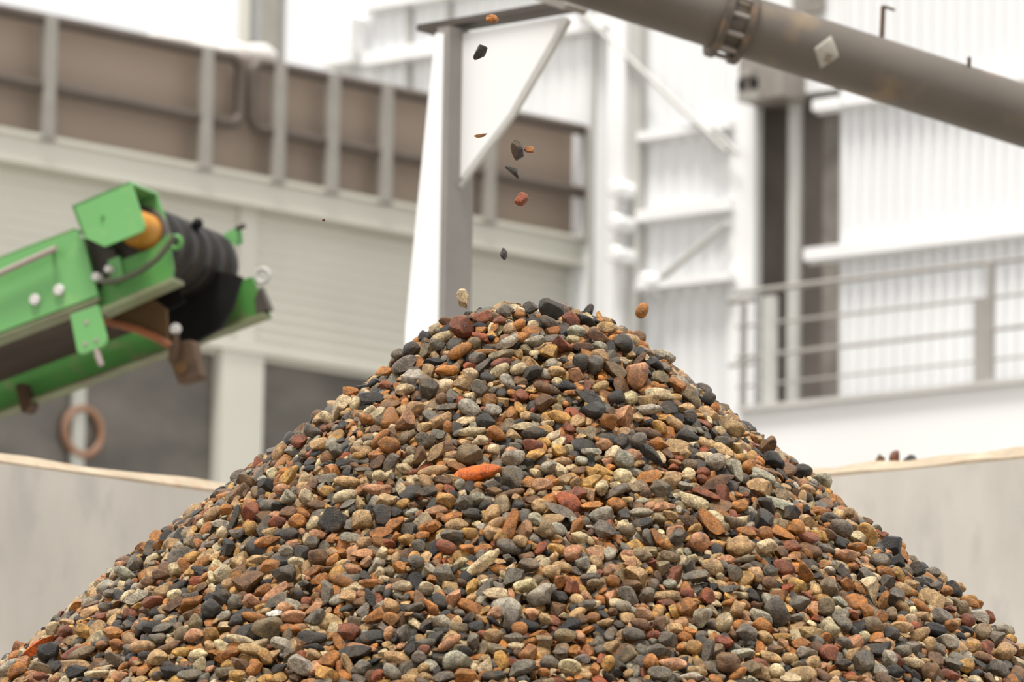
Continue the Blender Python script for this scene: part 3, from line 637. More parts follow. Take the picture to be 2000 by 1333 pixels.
# ---- stones read off the heap one by one
STONES_TXT = """@A 600 580
1525 330 230 190 -40 r A;1710 225 190 110 10 r A;1875 250 120 80 0 r X;1700 415 180 90 -25 q X;1255 345 130 105 100 c A;1330 410 230 90 20 c E;1270 490 150 100 10 g A;1500 550 240 110 30 a E;1640 475 120 110 0 v R;1740 540 210 40 3 a F;1660 610 150 110 15 g A;1890 665 190 90 12 r R;1880 740 200 100 35 c E;1600 780 140 120 0 c R;1960 850 180 110 -50 w R;1590 1120 230 150 -35 w R;1690 920 180 120 -40 g A;1540 885 200 110 10 t A;1180 760 160 130 60 t A;1370 740 220 100 0 a X;960 690 250 130 30 g F;1030 540 170 130 20 d X;900 590 130 110 20 g X;770 745 180 100 25 a A;1240 650 190 80 5 k A;960 930 180 110 5 c R;640 1000 230 100 -3 d F;455 945 190 90 -5 a A;380 930 220 110 25 t F;770 880 130 80 0 r A;1170 910 220 190 -50 g A;1060 1110 170 120 10 t R;960 1240 220 150 50 p T;1310 1015 115 100 80 b R;1250 1250 130 120 0 t R;1370 1290 120 80 90 a E;1740 1245 180 150 0 d A;1810 1130 160 120 10 w X;200 1195 150 90 -40 c R;620 1140 120 110 0 c R;590 1215 150 100 -20 a X;125 1020 140 110 20 b X;480 1060 125 110 70 c R;1360 1090 220 60 12 g F;1900 105 190 80 15 t A;1940 165 150 130 40 g A;1150 310 115 90 80 k R;1370 265 150 90 -10 b X;1590 220 200 40 3 d F;1160 400 130 90 20 k A;1170 560 165 110 80 v F;1900 600 240 100 15 v A
@B 1000 580
365 150 230 190 -40 d A;570 240 170 140 -10 r R;180 130 140 120 0 d A;360 270 190 100 -25 g R;60 300 160 90 35 a E;920 320 190 100 -8 t A;840 400 250 110 -25 b A;620 360 170 110 0 w X;590 430 130 80 0 c R;1220 355 140 130 -40 b R;475 500 180 150 -60 r A;350 575 170 150 0 y A;385 660 130 80 0 w A;105 415 130 100 0 a R;225 460 190 100 15 w R;1075 480 180 150 -20 d R;1455 560 230 130 -10 w X;1520 530 150 130 80 g A;855 505 130 90 -30 w R;690 510 200 80 -5 b F;1195 810 280 195 75 p R;990 735 260 110 -35 v F;790 700 180 170 0 g X;660 680 180 150 80 d X;860 600 180 120 -30 t X;70 725 170 100 20 c E;190 765 230 110 25 d A;420 740 190 90 -5 t R;530 890 180 120 0 k A;610 790 145 130 -60 p A;340 910 260 90 -20 b E;590 950 170 60 0 a R;860 895 160 90 25 t E;1010 1000 160 120 10 d R;1430 980 280 125 -5 c R;1150 1010 140 130 -40 c R;1310 1030 230 90 5 t R;1440 800 180 110 -5 v R;1390 890 100 80 -20 a R;1590 890 180 130 -40 a A;1745 1010 200 130 -35 v R;1900 1020 155 120 70 k A;330 1060 210 150 10 b A;750 1010 300 100 -20 d F;790 1140 220 160 -5 d A;1085 1190 205 170 75 p A;930 1250 160 150 0 a A;460 1190 220 110 -20 y R;640 1170 170 60 -20 q F;1330 1120 240 90 5 w X;1590 1250 190 90 -30 t R;1690 1110 160 110 10 t R;1520 1115 160 130 -40 d A;1430 1290 150 110 -30 y R;1720 1200 150 130 50 d A;1820 780 230 100 -15 g R;100 1270 210 60 2 c F;1965 1110 125 90 70 a R;460 1030 120 60 85 t F;1240 620 180 60 45 b F;740 105 150 85 65 k X
@C 400 830
745 295 195 115 65 t E;940 200 150 145 0 r A;1130 220 170 130 0 t A;1720 150 220 90 45 a E;1810 230 210 150 -5 a R;1070 90 180 110 -20 g X;840 510 220 100 45 y A;1395 575 240 100 -3 t E;1375 720 220 110 15 c E;1710 515 140 110 0 c R;1520 650 180 70 35 p F;430 580 200 120 -30 b A;600 610 150 130 0 d A;470 880 190 170 0 r R;760 650 150 100 15 p R;710 970 160 110 -5 q R;910 960 160 130 0 a R;590 1010 220 100 65 g F;470 1040 150 140 0 y R;290 950 300 60 75 d F;215 845 120 100 25 a R;90 890 190 110 40 t E;165 980 190 70 -8 w F;180 1075 125 100 80 c R;340 1085 170 90 10 g A;240 1210 165 130 -70 d A;830 1090 170 120 0 d R;1075 990 160 100 15 c R;1110 1080 160 90 5 p A;1260 980 230 210 -30 d A;1545 960 200 180 0 t A;1730 910 200 170 60 d F;1690 660 260 110 -5 p X;1770 770 180 150 40 t A;1720 1070 220 90 5 a F;1420 1120 190 90 -5 w R;1560 1170 150 110 20 t R;1710 1160 160 100 -15 a R;620 1160 240 100 5 a A;1550 1280 230 90 5 p F;950 1270 140 135 0 d R;800 1260 140 120 0 w A;1050 1170 140 120 45 g A;1000 740 170 130 -70 c X;820 740 150 140 0 w X;1290 280 145 130 80 g A;1510 310 130 60 0 y E;1810 400 205 100 65 g F;1550 450 180 60 0 g F;1700 400 170 100 45 b F;1205 540 200 80 10 g F;1940 800 130 100 15 y R;1920 660 140 90 80 c A;970 880 130 80 -20 a R;820 880 170 110 20 b R;1400 790 180 70 30 g F;1520 800 160 90 80 t X
@D 800 830
660 500 430 140 12 o E;590 330 240 190 0 v R;615 90 270 90 5 c X;230 470 280 95 10 t E;260 300 250 120 50 t F;110 330 180 130 55 b A;160 180 200 150 0 g A;1010 350 220 150 10 w R;1200 220 190 110 -5 r R;1230 310 180 110 20 y A;1455 275 130 110 0 y R;1355 435 150 115 0 w R;1290 610 200 120 -5 p R;1640 700 170 140 0 r A;1770 590 210 130 15 y A;1790 480 135 110 0 y T;1400 130 170 80 30 c F;1210 100 220 110 0 d R;850 110 190 130 -20 a R;1020 120 150 90 -15 t R;975 690 280 70 15 b E;1000 540 220 190 -50 g A;360 750 180 120 -20 y R;805 900 200 140 40 t R;850 980 170 90 25 t E;990 1000 300 140 75 a A;1130 1060 200 120 70 p A;1460 850 330 90 -25 g F;1270 820 160 130 0 t X;1240 950 170 110 -30 w X;1770 810 220 80 3 a F;460 990 210 110 15 t R;420 1110 230 120 -10 g A;360 1220 200 120 -25 r E;590 1080 140 100 0 y R;240 1010 150 110 15 a A;1330 1060 200 150 -20 v X;1610 1020 190 110 40 a A;1650 1120 160 110 10 c A;1890 1060 220 150 -20 g A;1080 1150 140 100 -20 t R;90 1200 130 110 0 g R;560 1225 140 90 -15 a R;180 670 170 100 10 d A;670 740 130 110 0 w R;540 790 170 130 30 g A;330 560 180 80 -10 b A;800 610 180 100 10 g A;820 665 160 80 0 b A;620 890 180 100 -5 d X;280 115 140 90 -15 g F;690 170 160 90 0 c X;820 260 120 100 0 c R;1870 640 150 120 80 c X;1620 580 120 100 80 t R;1770 280 190 70 -5 w R
@E 1200 830
425 215 200 130 -5 a A;60 190 150 140 0 d A;225 190 180 140 60 g X;350 320 290 115 -50 d A;85 370 200 170 -60 w R;180 320 160 110 -25 p R;80 520 170 130 -5 c R;540 580 210 160 20 t R;450 660 200 150 -40 g A;760 770 300 130 -25 c R;470 810 230 100 10 p A;930 990 330 140 -45 a F;815 1180 190 180 0 p R;610 1130 190 150 0 g A;890 690 280 80 -20 r F;1050 690 180 130 -60 r A;1000 580 320 100 25 b F;1430 950 210 185 30 d T;1480 800 200 130 -30 d A;1710 890 180 130 5 k A;1400 640 240 160 -10 t A;1430 530 260 120 -20 w X;970 390 190 160 0 w R;1180 470 240 120 -60 w F;1060 180 170 90 -10 g R;1060 260 210 80 -25 t F;1200 240 170 120 -50 t T;1540 370 190 160 0 k A;1300 440 150 130 20 a R;1260 340 200 80 0 y E;870 340 170 110 -10 c A;730 420 140 120 0 v R;720 500 120 110 -30 c R;690 300 110 100 0 t R;860 480 140 90 0 r X;1860 655 170 100 -10 t R;1610 720 140 130 -50 v A;1590 780 270 80 -20 w F;1880 960 200 120 -5 t A;1750 1040 170 150 10 a A;1880 1120 210 110 -20 r A;1270 1080 200 110 -30 a A;1140 970 190 120 -30 v A;1460 1090 150 130 -20 a X;1210 1220 270 180 15 t X;1470 1230 210 150 0 c X;260 870 220 80 0 w R;410 1110 180 80 -65 a F;130 1050 160 100 -10 v R;780 1040 140 90 30 y A;720 960 160 120 -30 b A;1480 230 190 130 30 b A;1150 70 200 140 -20 t X;320 100 250 90 -15 b E;430 60 170 110 -20 a R;700 150 220 130 -15 d A;1820 480 180 130 0 d X;2008 460 180 155 20 w R;540 900 150 80 -10 t R
@F 1500 1000
590 80 190 110 -5 g X;690 190 220 160 -30 g X;780 160 180 120 -5 t R;960 240 230 150 -50 y R;850 270 170 120 -20 c A;860 360 180 90 -5 a R;1270 300 110 100 -20 a R;1190 350 210 180 -40 k A;1310 430 170 75 -55 a F;690 320 160 120 -10 d A;580 250 150 100 -50 b A;1110 230 110 60 -20 r A;770 30 120 100 0 t A;940 30 140 80 -15 b R;1040 150 110 90 10 g R
@G 0 1066
380 1005 360 105 37 o A;525 840 150 120 40 c R;500 1080 210 160 15 k A;720 1060 230 80 25 r F;820 1080 260 120 25 v A;1230 290 210 110 -20 w R;1110 490 180 80 -3 g R;1500 570 200 110 20 r R;1340 530 250 90 30 w F;1700 600 210 90 40 b F;1870 580 250 110 30 a A;1880 140 180 100 15 y R;1710 500 140 100 0 c R;1600 470 170 120 20 t R;1580 300 170 90 -3 b R;1470 360 170 80 10 b R;1330 200 160 130 10 g R;1190 210 120 80 -10 p R;1400 1010 250 110 5 t E;1150 990 140 110 0 a R;1540 1130 210 150 35 t A;1770 1060 170 90 3 y R;1900 900 200 130 25 p A;1000 710 220 90 5 r T;1040 620 140 90 0 g R;940 790 180 80 -5 g F;840 860 170 120 -20 y A;1120 890 180 140 10 a A;1430 1090 150 70 0 d R;180 1240 190 130 20 a A;100 1210 230 110 35 w E;250 1150 120 115 -40 p R;430 1210 260 90 -15 v R;760 1250 200 120 10 k A;950 1270 220 80 10 c A;760 1170 300 70 -8 t F;1120 1130 180 100 -25 g A;1500 820 180 110 20 d R;1590 820 200 80 20 g F;1540 930 160 110 -10 g X;1780 900 155 145 20 v R;640 860 140 110 20 r A;410 1290 150 80 0 r R;1690 1250 230 130 -15 k A;1860 1280 240 100 0 g R;1720 260 140 130 -40 c X;1850 290 95 90 0 y R;1660 1010 230 90 15 b A;1940 1080 170 100 20 c R;1960 1190 165 120 60 c A;660 760 140 70 0 t R;590 680 140 60 80 r A
@H 400 1066
450 380 290 225 40 b T;195 310 175 150 40 c R;235 400 120 105 50 t E;640 220 190 120 10 a R;790 310 230 160 25 g A;690 480 290 90 35 p R;700 560 260 100 25 g F;575 460 170 100 35 a R;780 640 180 120 30 p A;700 680 190 70 15 z F;870 720 220 130 -10 p R;840 840 200 100 0 a X;620 840 290 200 5 v R;490 720 240 90 -15 a E;360 940 280 80 -15 c E;750 980 200 110 -15 w R;955 1210 280 150 -30 w A;1120 150 190 150 0 b R;1080 730 210 130 20 g A;1410 870 220 160 -5 r A;1345 370 230 100 -20 a E;1620 380 220 80 -5 a R;1460 250 160 100 -10 p A;1200 500 270 120 95 g F;1080 260 200 80 20 a A;1400 520 150 130 0 t A;1620 530 185 95 -65 d F;1820 620 175 140 -40 t R;1660 720 200 120 30 a A;1820 740 160 120 -25 a R;1920 410 190 100 -10 c R;1710 280 105 90 80 c R;1460 1070 330 120 8 d F;1540 1010 270 60 -15 p F;1310 970 210 90 -55 a F;1220 1150 230 140 40 a A;1200 1280 230 120 -15 y A;1530 1210 200 130 10 g A;1400 1190 250 85 -65 t F;1690 1290 140 110 20 q R;1830 1260 190 120 -35 w R;1880 1120 240 120 -10 t R;1940 880 175 130 70 g A;1060 1100 130 110 -20 t A;945 1090 110 90 0 r R;810 1090 145 110 45 g A;600 1110 155 115 -50 y A;490 1230 170 110 35 a R;70 890 150 130 0 y A;320 1290 150 110 0 y R;460 570 160 130 0 p A;190 530 180 150 -30 d X;300 590 150 140 30 g X;310 760 160 110 15 d X;80 650 190 180 0 d X;1050 920 270 120 0 d A;1060 1010 210 80 0 d A;540 150 200 80 0 t X;1580 180 130 80 40 p R;1730 100 130 110 30 c A;1900 240 130 105 -40 a R;1800 880 145 95 80 p E;480 1050 300 110 -10 t X;270 1060 200 80 20 a R;350 1180 200 110 -30 b A;210 1260 190 110 -5 v R
@I 800 1066
700 215 430 115 40 c X;1160 220 200 140 -10 v A;1380 285 170 130 -5 t R;1490 230 190 100 -15 t R;1010 330 230 170 40 g A;1130 420 220 120 15 c R;1280 520 265 180 25 w R;840 510 230 130 0 c A;740 440 230 85 50 g F;990 515 150 72 95 p E;430 540 185 130 70 p A;830 680 140 110 15 p A;980 760 205 180 -60 g A;1070 840 150 130 0 a R;820 900 200 120 -5 t R;1520 910 210 130 0 v R;1330 740 140 100 -30 t A;1190 690 150 110 0 p A;620 960 155 110 -85 g R;390 970 250 95 35 p E;470 1160 270 195 15 w R;850 1040 200 100 -25 v R;900 1150 195 120 -60 y A;1150 1080 175 145 70 a A;550 1290 200 130 0 a A;1560 1210 210 140 -15 c A;1370 1160 190 120 0 g R;1930 1170 155 120 80 y R;1310 1250 110 80 0 a R;1690 190 160 120 -10 w A;1590 100 185 145 50 p X;1430 50 170 90 -10 y R;1760 320 190 70 8 g R;1960 260 160 110 20 p X;1810 390 160 90 0 v R;1580 440 135 130 0 r A;1480 390 165 145 70 a A;60 180 160 120 -5 g R;330 310 200 170 5 g A;160 450 150 120 10 v A;220 620 205 100 -60 a A;60 620 170 80 15 g R;310 750 190 110 -30 w A;480 820 170 100 5 v R;650 810 140 110 0 d R;150 970 200 80 10 g R;140 1040 120 100 0 r R;100 1110 140 120 0 g R;140 1210 110 90 0 t R;140 1300 170 80 5 t R;1000 930 210 100 0 g A;1310 950 160 100 -10 v A;1730 590 170 80 5 g R;1980 370 130 110 -10 a R;1090 1220 270 140 20 g A;1680 1120 150 80 -5 g A;820 1290 220 90 5 d A
@J 1200 1066
955 235 210 140 -15 t R;210 310 245 155 -40 t T;170 190 150 110 -30 p T;130 100 140 90 15 p R;790 320 260 95 15 g F;730 230 145 115 70 g A;1150 290 165 140 -50 g A;1640 240 210 130 -20 r R;1510 275 140 110 -20 g R;1500 385 150 110 0 b R;1770 410 170 140 0 y R;1850 290 235 130 -65 a A;1380 310 185 115 -55 t X;1570 680 300 200 -70 g R;1800 590 200 130 10 g A;1760 710 160 80 -5 g A;1200 640 165 145 40 t A;1070 780 195 145 70 c X;850 730 195 165 80 w A;710 620 165 135 75 a A;900 530 155 145 -40 r A;720 480 160 90 -25 r A;1120 440 200 70 8 g F;1120 570 150 70 5 a R;130 510 210 150 -15 g A;310 510 150 145 0 g A;80 610 150 100 -5 w R;290 690 180 110 -20 p R;260 790 210 100 -10 b R;180 890 220 120 -15 g R;430 790 155 110 80 b A;380 890 120 80 0 q R;510 940 190 130 -10 g A;580 830 150 100 10 t R;560 1170 260 110 -5 p R;440 1270 230 130 -10 g A;770 1020 150 130 -15 y R;900 1070 270 105 75 g F;1070 960 180 120 -5 r A;1100 1190 250 200 -20 b X;1250 1070 220 100 -5 w A;1290 880 200 140 -30 g A;1460 920 160 110 -30 t R;1640 970 115 80 -40 p R;1870 1060 190 110 5 w R;1810 970 180 100 5 a A;1630 900 180 50 0 y F;1430 800 180 130 -20 a X;1520 1110 210 100 -10 t X;1580 1250 150 130 -30 c R;1330 1220 190 130 -20 v A;1200 1270 190 80 35 a E;1400 1170 180 100 -15 r A;1930 1170 140 130 0 t X;1560 1030 140 80 -10 b R;120 1090 170 130 30 v R;430 1050 240 120 -15 g A;350 1170 155 140 60 a X;800 1250 190 100 -10 t X;730 1300 240 80 5 w X;260 110 200 120 0 v X;540 130 190 100 -20 v R;1080 150 160 80 0 p R;1260 150 220 70 15 v R;460 240 145 125 80 v T;1870 860 150 100 0 t A
@K 1600 1066
240 115 220 110 -3 p R;500 480 290 155 -75 c T;270 400 150 120 -10 a A;610 560 200 80 65 a X;730 550 205 155 85 g A;780 440 220 110 -10 t R;460 330 210 130 -25 g A;655 375 140 120 -20 g A;90 440 195 145 -60 v R;60 620 175 150 80 v R;450 670 140 130 10 a A;320 700 120 100 -20 r A;510 800 230 150 -15 v R;200 710 150 130 50 w A;240 800 160 130 0 g X;90 850 195 165 -40 c X;60 910 150 90 -10 a A;580 720 150 120 25 a R;690 690 135 110 80 v X;800 810 210 100 -8 t R;920 800 90 80 -20 q R;980 710 160 90 3 t R;960 900 230 120 25 t R;1180 715 220 130 -20 g R;985 610 200 80 -35 a E;1190 565 200 90 -15 c E;1290 560 140 80 -30 v R;1260 640 130 80 -5 r A;1390 640 155 120 85 v R;1230 460 120 100 -20 a R;1300 330 210 110 8 t X;1440 390 170 110 15 y R;1490 500 180 110 -5 a R;1460 570 190 70 -20 a R;1300 450 185 115 -50 k X;1130 410 130 90 5 g R;1090 280 160 100 0 g R;890 390 150 80 -5 t R;940 250 155 125 -40 d A;740 180 150 140 0 k A;570 190 190 150 -10 g X;640 280 190 100 -20 a X;770 310 175 95 -60 y R;1430 760 160 130 0 r X;1270 800 140 110 0 a X;1560 720 205 125 -40 w F;1640 720 130 110 -30 r R;1770 820 220 130 -15 w X;1700 920 190 130 -5 g T;1570 870 170 150 0 v R;1780 1070 220 180 -10 t X;1490 1010 150 130 0 y A;1240 960 210 120 -20 w R;1150 1040 155 125 -60 g R;1060 990 155 115 70 t R;1110 850 230 130 -10 k X;1730 1230 205 145 -35 g R;1590 1110 160 90 -20 b R;1420 1200 155 145 0 y A;1290 1190 180 110 -15 g A;1260 1280 190 90 -20 r R;910 1170 210 100 -15 c R;670 1130 155 145 -30 w A;750 1130 130 90 -35 q R;800 1050 170 110 10 g R;600 1050 210 120 20 d A;420 1170 205 195 -50 g A;80 1080 170 160 -10 r A;340 1090 175 140 60 t A;1110 1150 175 155 -40 b A;1060 1270 200 150 70 b X;230 1180 170 100 0 d A;740 1250 180 120 0 d A;590 1240 150 100 -30 w A;630 1310 220 60 0 g R;360 1310 190 60 0 a R;1620 1010 130 120 -40 r A;1860 930 110 90 -10 y R;1950 1040 140 110 -10 t R;700 880 140 130 0 d R;580 960 140 80 -5 p A;230 980 145 135 20 g A"""
NO_STAIN = set()
hand = []
seen = []
for line in STONES_TXT.strip().splitlines():
    if line[0] == '@':
        _, ox, oy = line.split(); ox, oy = float(ox), float(oy); continue
    for it in line.strip().split(';'):
        x, y, l, w_, a, c, s = it.split(); k = 1 / 4.9925
        px, py, l, w_, a = ox + float(x) * k, oy + float(y) * k, float(l) * k, float(w_) * k, float(a)
        if any(math.hypot(px - q[0], py - q[1]) < .45 * min(w_, q[2]) + 3 for q in seen): continue
        seen.append((px, py, w_)); hand.append(dict(px=px, py=py, L=l, W=w_, a=math.radians(a), c=c, s=s, area=l * w_))
srt = sorted(hand, key=lambda h: -h['area'])
inview = [h for h in srt if h['py'] < 1322 and 4 < h['px'] < 1996]
named = inview[:300]
for i, h in enumerate(hand): h['named'] = any(h is n for n in named)

cam_np = np.array(cam_loc)
mask = np.full((820, 1400), -1, np.int16)            # picture raster at 1/2 scale, offset 200 px, for keeping the fill off the placed stones
mdep = np.zeros((820, 1400), np.float32)
yy, xx = np.mgrid[0:820, 0:1400]
R3 = np.array(CR)
for i, h in enumerate(hand):
    rng = np.random.default_rng(1000 + i); P = hit(h['px'], h['py']); n = Sn(P[0], P[1])
    dist = (P - cam_np) @ (-R3[:, 2]); m_ = dist / F
    ex = R3[:, 0] * math.cos(h['a']) + R3[:, 1] * math.sin(h['a']); ey = -R3[:, 0] * math.sin(h['a']) + R3[:, 1] * math.cos(h['a'])
    ez = R3[:, 2]
    hl, hw = h['L'] * m_ / 2 * 1.1, h['W'] * m_ / 2 * 1.14
    hd = {'F': max(hw * 1.1, hl * .5), 'E': hw * .95, 'A': hw * rng.uniform(.8, 1.05), 'R': hw * rng.uniform(.75, 1.0), 'X': hw, 'T': hw * .7}[h['s']]
    # lean the depth axis back a little so that faces catch the sky
    th = rng.uniform(-.15, .35); ax1, az1 = ey * math.cos(th) - ez * math.sin(th), ez * math.cos(th) + ey * math.sin(th)
    h['rot'] = np.stack([ex, ax1, az1], 1); h['half'] = np.array([hl, hw, hd]); h['P'] = P + n * min(hw, hd) * .42; h['dist'] = dist; h['seed'] = 1000 + i
    cx, cy = (h['px'] + 400) / 2, (h['py']) / 2
    u = (xx - cx) * math.cos(h['a']) - (yy - cy) * math.sin(h['a']); v = (xx - cx) * math.sin(h['a']) + (yy - cy) * math.cos(h['a'])
    x0, x1, y0, y1 = int(max(0, cx - h['L'])), int(cx + h['L']), int(max(0, cy - h['L'])), int(cy + h['L'])
    e = (u[y0:y1, x0:x1] / (h['L'] / 4 * .98)) ** 2 + (v[y0:y1, x0:x1] / (h['W'] / 4 * .95)) ** 2 < 1
    mask[y0:y1, x0:x1][e] = i; mdep[y0:y1, x0:x1][e] = dist

def geom(h, sub):
    rng = np.random.default_rng(h['seed']); v, f = shape(h['s'], rng, sub)
    return (v * h['half']) @ h['rot'].T, f, rng

# ---- fill: stones let fall one after another on to a height field
GX0, GX1, GY0, GY1, CELL = -1.0, 1.08, 6.62, 8.2, .0026
nx, ny = int((GX1 - GX0) / CELL), int((GY1 - GY0) / CELL)
gx = GX0 + (np.arange(nx) + .5) * CELL; gy = GY0 + (np.arange(ny) + .5) * CELL
GXX, GYY = np.meshgrid(gx, gy); TOP = S(GXX, GYY).astype(np.float32)
Hm = TOP - .036
px_, py_, _d = project(np.stack([GXX.ravel(), GYY.ravel(), TOP.ravel()], 1))
ok = ((px_ > -190) & (px_ < 2190) & (py_ < 1500)).reshape(ny, nx)
cells = np.argwhere(ok)
KINDS = list('RAEFXTAAXAFA'); CODES = list('gdktabcprwvyq')
CPROB = np.array([.13, .14, .06, .17, .15, .09, .10, .04, .035, .055, .055, .06, .012]); CPROB /= CPROB.sum()
LIB = {(k, j, sub): shape(k, np.random.default_rng(50 + 10 * j + ord(k)), sub) for k in 'RAEFXT' for j in range(9) for sub in (2, 3)}
OWN = np.full((ny, nx), -1, np.int32)
fill = []
rng = np.random.default_rng(11)
def rand_rot(n, rng):
    z = n + rng.normal(0, .42, 3); z /= np.linalg.norm(z); x = rng.normal(size=3); x -= z * (x @ z); x /= np.linalg.norm(x)
    return np.stack([x, np.cross(z, x), z], 1)
fails = 0; tries = 0
slope_n = {}
while tries < 48000:
    tries += 1
    fr = tries / 48000
    sz = rng.lognormal(math.log(.0094 if fr < .5 else .0068), .26); sz = min(max(sz, .0042), .0145)
    half = np.array([sz * rng.uniform(1.05, 1.5), sz * rng.uniform(.8, 1.05), sz * rng.uniform(.5, .8)])
    best = None
    for _ in range(3):
        cy_, cx_ = cells[rng.integers(len(cells))]
        x, y = gx[cx_], gy[cy_]
        key = (cy_ // 12, cx_ // 12)
        if key not in slope_n: slope_n[key] = Sn(x, y)
        Rr = rand_rot(slope_n[key], rng)
        A = Rr @ np.diag(1 / half ** 2) @ Rr.T
        Bx = np.linalg.inv(A); rx, ry = math.sqrt(Bx[0, 0]), math.sqrt(Bx[1, 1])
        ix, iy = int(rx / CELL) + 1, int(ry / CELL) + 1
        if cx_ - ix < 0 or cy_ - iy < 0 or cx_ + ix >= nx or cy_ + iy >= ny: continue
        dx = (np.arange(-ix, ix + 1) * CELL)[None, :]; dy = (np.arange(-iy, iy + 1) * CELL)[:, None]
        b = (A[0, 2] * dx + A[1, 2] * dy) / A[2, 2]; c = (A[0, 0] * dx * dx + 2 * A[0, 1] * dx * dy + A[1, 1] * dy * dy - 1) / A[2, 2]
        disc = b * b - c; inside = disc > 0
        rt = np.sqrt(np.where(inside, disc, 0)); lo = -b - rt; hi = -b + rt
        sl = (slice(cy_ - iy, cy_ + iy + 1), slice(cx_ - ix, cx_ + ix + 1))
        zc = np.max(np.where(inside, Hm[sl] - lo, -1e9)) - .0012
        rel = zc - TOP[cy_, cx_]
        if best is None or rel < best[0]: best = (rel, zc, x, y, Rr, sl, inside, hi, cy_, cx_)
    if best is None or best[0] > -.0025: continue
    rel, zc, x, y, Rr, sl, inside, hi, cy_, cx_ = best
    if rel > -.013:
        q = np.array([[x, y, zc]]); ppx, ppy, dd = project(q); r_ = half[1] * F / dd[0] * .55
        bad = 0 if not (0 <= (ppx[0] + 400) / 2 < 1400 and 0 <= ppy[0] / 2 < 820) or mask[int(ppy[0] / 2), int((ppx[0] + 400) / 2)] < 0 else 2
        for ax_, ay_ in ((0, 0), (r_, 0), (-r_, 0), (0, r_ * .7), (0, -r_ * .7)):
            mx_, my_ = int((ppx[0] + ax_ + 400) / 2), int((ppy[0] + ay_) / 2)
            if 0 <= mx_ < 1400 and 0 <= my_ < 820 and mask[my_, mx_] >= 0: bad += 1
        if bad >= 2: continue
    nh = np.where(inside, zc + hi, -1e9); old = Hm[sl]; m_ = nh > old
    Hm[sl] = np.where(m_, nh, old); OWN[sl] = np.where(m_, len(fill), OWN[sl])
    fill.append((np.array([x, y, zc]), Rr, half))
vis = set(np.unique(OWN).tolist())
Vs, Fs, Cs, Os = [], [], [], []; vo = 0
def push(v, f, P, col, stain, off):
    global vo
    Vs.append(v + P); Fs.append(f + vo); vo += len(v)
    Cs.append(np.tile(np.append(col, stain), (len(v), 1))); Os.append(np.tile(off, (len(v), 1)))
for i, (P, Rr, half) in enumerate(fill):
    k = KINDS[rng.integers(len(KINDS))]; code = CODES[rng.choice(len(CODES), p=CPROB)]
    v, f = LIB[(k, int(rng.integers(9)), 3 if i in vis else 2)]
    hh = half * (1.06 if k != 'F' else np.array([1.1, 1.1, .95]))
    push((v * hh) @ Rr.T, f, P, tint(code, rng), STAIN[code] * rng.uniform(0, 1.2), rng.uniform(-5, 5, 3))
for h in hand:
    if h['named']: continue
    v, f, r2 = geom(h, 4); push(v, f, h['P'], tint(h['c'], r2), STAIN[h['c']] * r2.uniform(0, 1), r2.uniform(-5, 5, 3))
base = np.array([APEX.x, APEX.y, 0.0])
me = mesh_np('gravel', np.concatenate(Vs) - base, np.concatenate(Fs), np.concatenate(Cs), np.concatenate(Os))
gv = bpy.data.objects.new('gravel', me); C.objects.link(gv); gv.location = base
tag(gv, 'conical heap of small mixed gravel in grey, amber and cream, filling between the larger stones', 'gravel', kind='stuff')
print('fill', len(fill), 'verts', vo, 'hand', len(hand))
# core of the heap
mb = MB(); rs = [0, .04, .08, .12, .16, .2, .26, .32, .4, .5, .6, .7, .85, 1.0, 1.2, 1.5, 1.8, 2.1, 2.4, 2.7, 3.05]; na = 96
vs = [(APEX.x, APEX.y, APEX.z - .038)]; fs = []
for r in rs[1:]:
    for k_ in range(na):
        a = 2 * math.pi * k_ / na; x, y = APEX.x + r * math.cos(a), APEX.y + r * math.sin(a)
        zz = float(S(x, y)) - .038 if r < 2.9 else 0
        vs.append((x, y, max(zz, 0)))
for k_ in range(na): fs.append((0, 1 + k_, 1 + (k_ + 1) % na))
for i in range(len(rs) - 2):
    for k_ in range(na):
        a = 1 + i * na + k_; b = 1 + i * na + (k_ + 1) % na; fs.append((a, a + na, b + na, b))
mb.add(vs, fs)
def pebble_material():
    m = bpy.data.materials.new('gravel_bed'); m.use_nodes = True; nt = m.node_tree; N = nt.nodes; L = nt.links; b = N['Principled BSDF']; b.inputs['Roughness'].default_value = .6
    tc = N.new('ShaderNodeTexCoord'); vo = N.new('ShaderNodeTexVoronoi'); vo.inputs['Scale'].default_value = 62; L.new(tc.outputs['Object'], vo.inputs['Vector'])
    sx = N.new('ShaderNodeSeparateColor'); L.new(vo.outputs['Color'], sx.inputs['Color'])
    rp = N.new('ShaderNodeValToRGB'); rp.color_ramp.interpolation = 'CONSTANT'; cs = ['d', 'g', 't', 'a', 'b', 'g', 'v', 'd', 'r', 'c', 'a']
    while len(rp.color_ramp.elements) < len(cs): rp.color_ramp.elements.new(.5)
    for i, c in enumerate(cs):
        rp.color_ramp.elements[i].position = i / len(cs); rp.color_ramp.elements[i].color = (*[x * .6 for x in lin(PAL[c])], 1)
    L.new(sx.outputs['Red'], rp.inputs['Fac']); L.new(rp.outputs['Color'], b.inputs['Base Color'])
    bp = N.new('ShaderNodeBump'); bp.invert = True; bp.inputs['Strength'].default_value = 1; bp.inputs['Distance'].default_value = .012
    L.new(vo.outputs['Distance'], bp.inputs['Height']); L.new(bp.outputs['Normal'], b.inputs['Normal']); return m
M['core'] = pebble_material()
co = mb.build('gravel_bed', M['core'], gv, smooth=True); co['label'] = 'gritty bed under the stones'; co['kind'] = 'stuff'

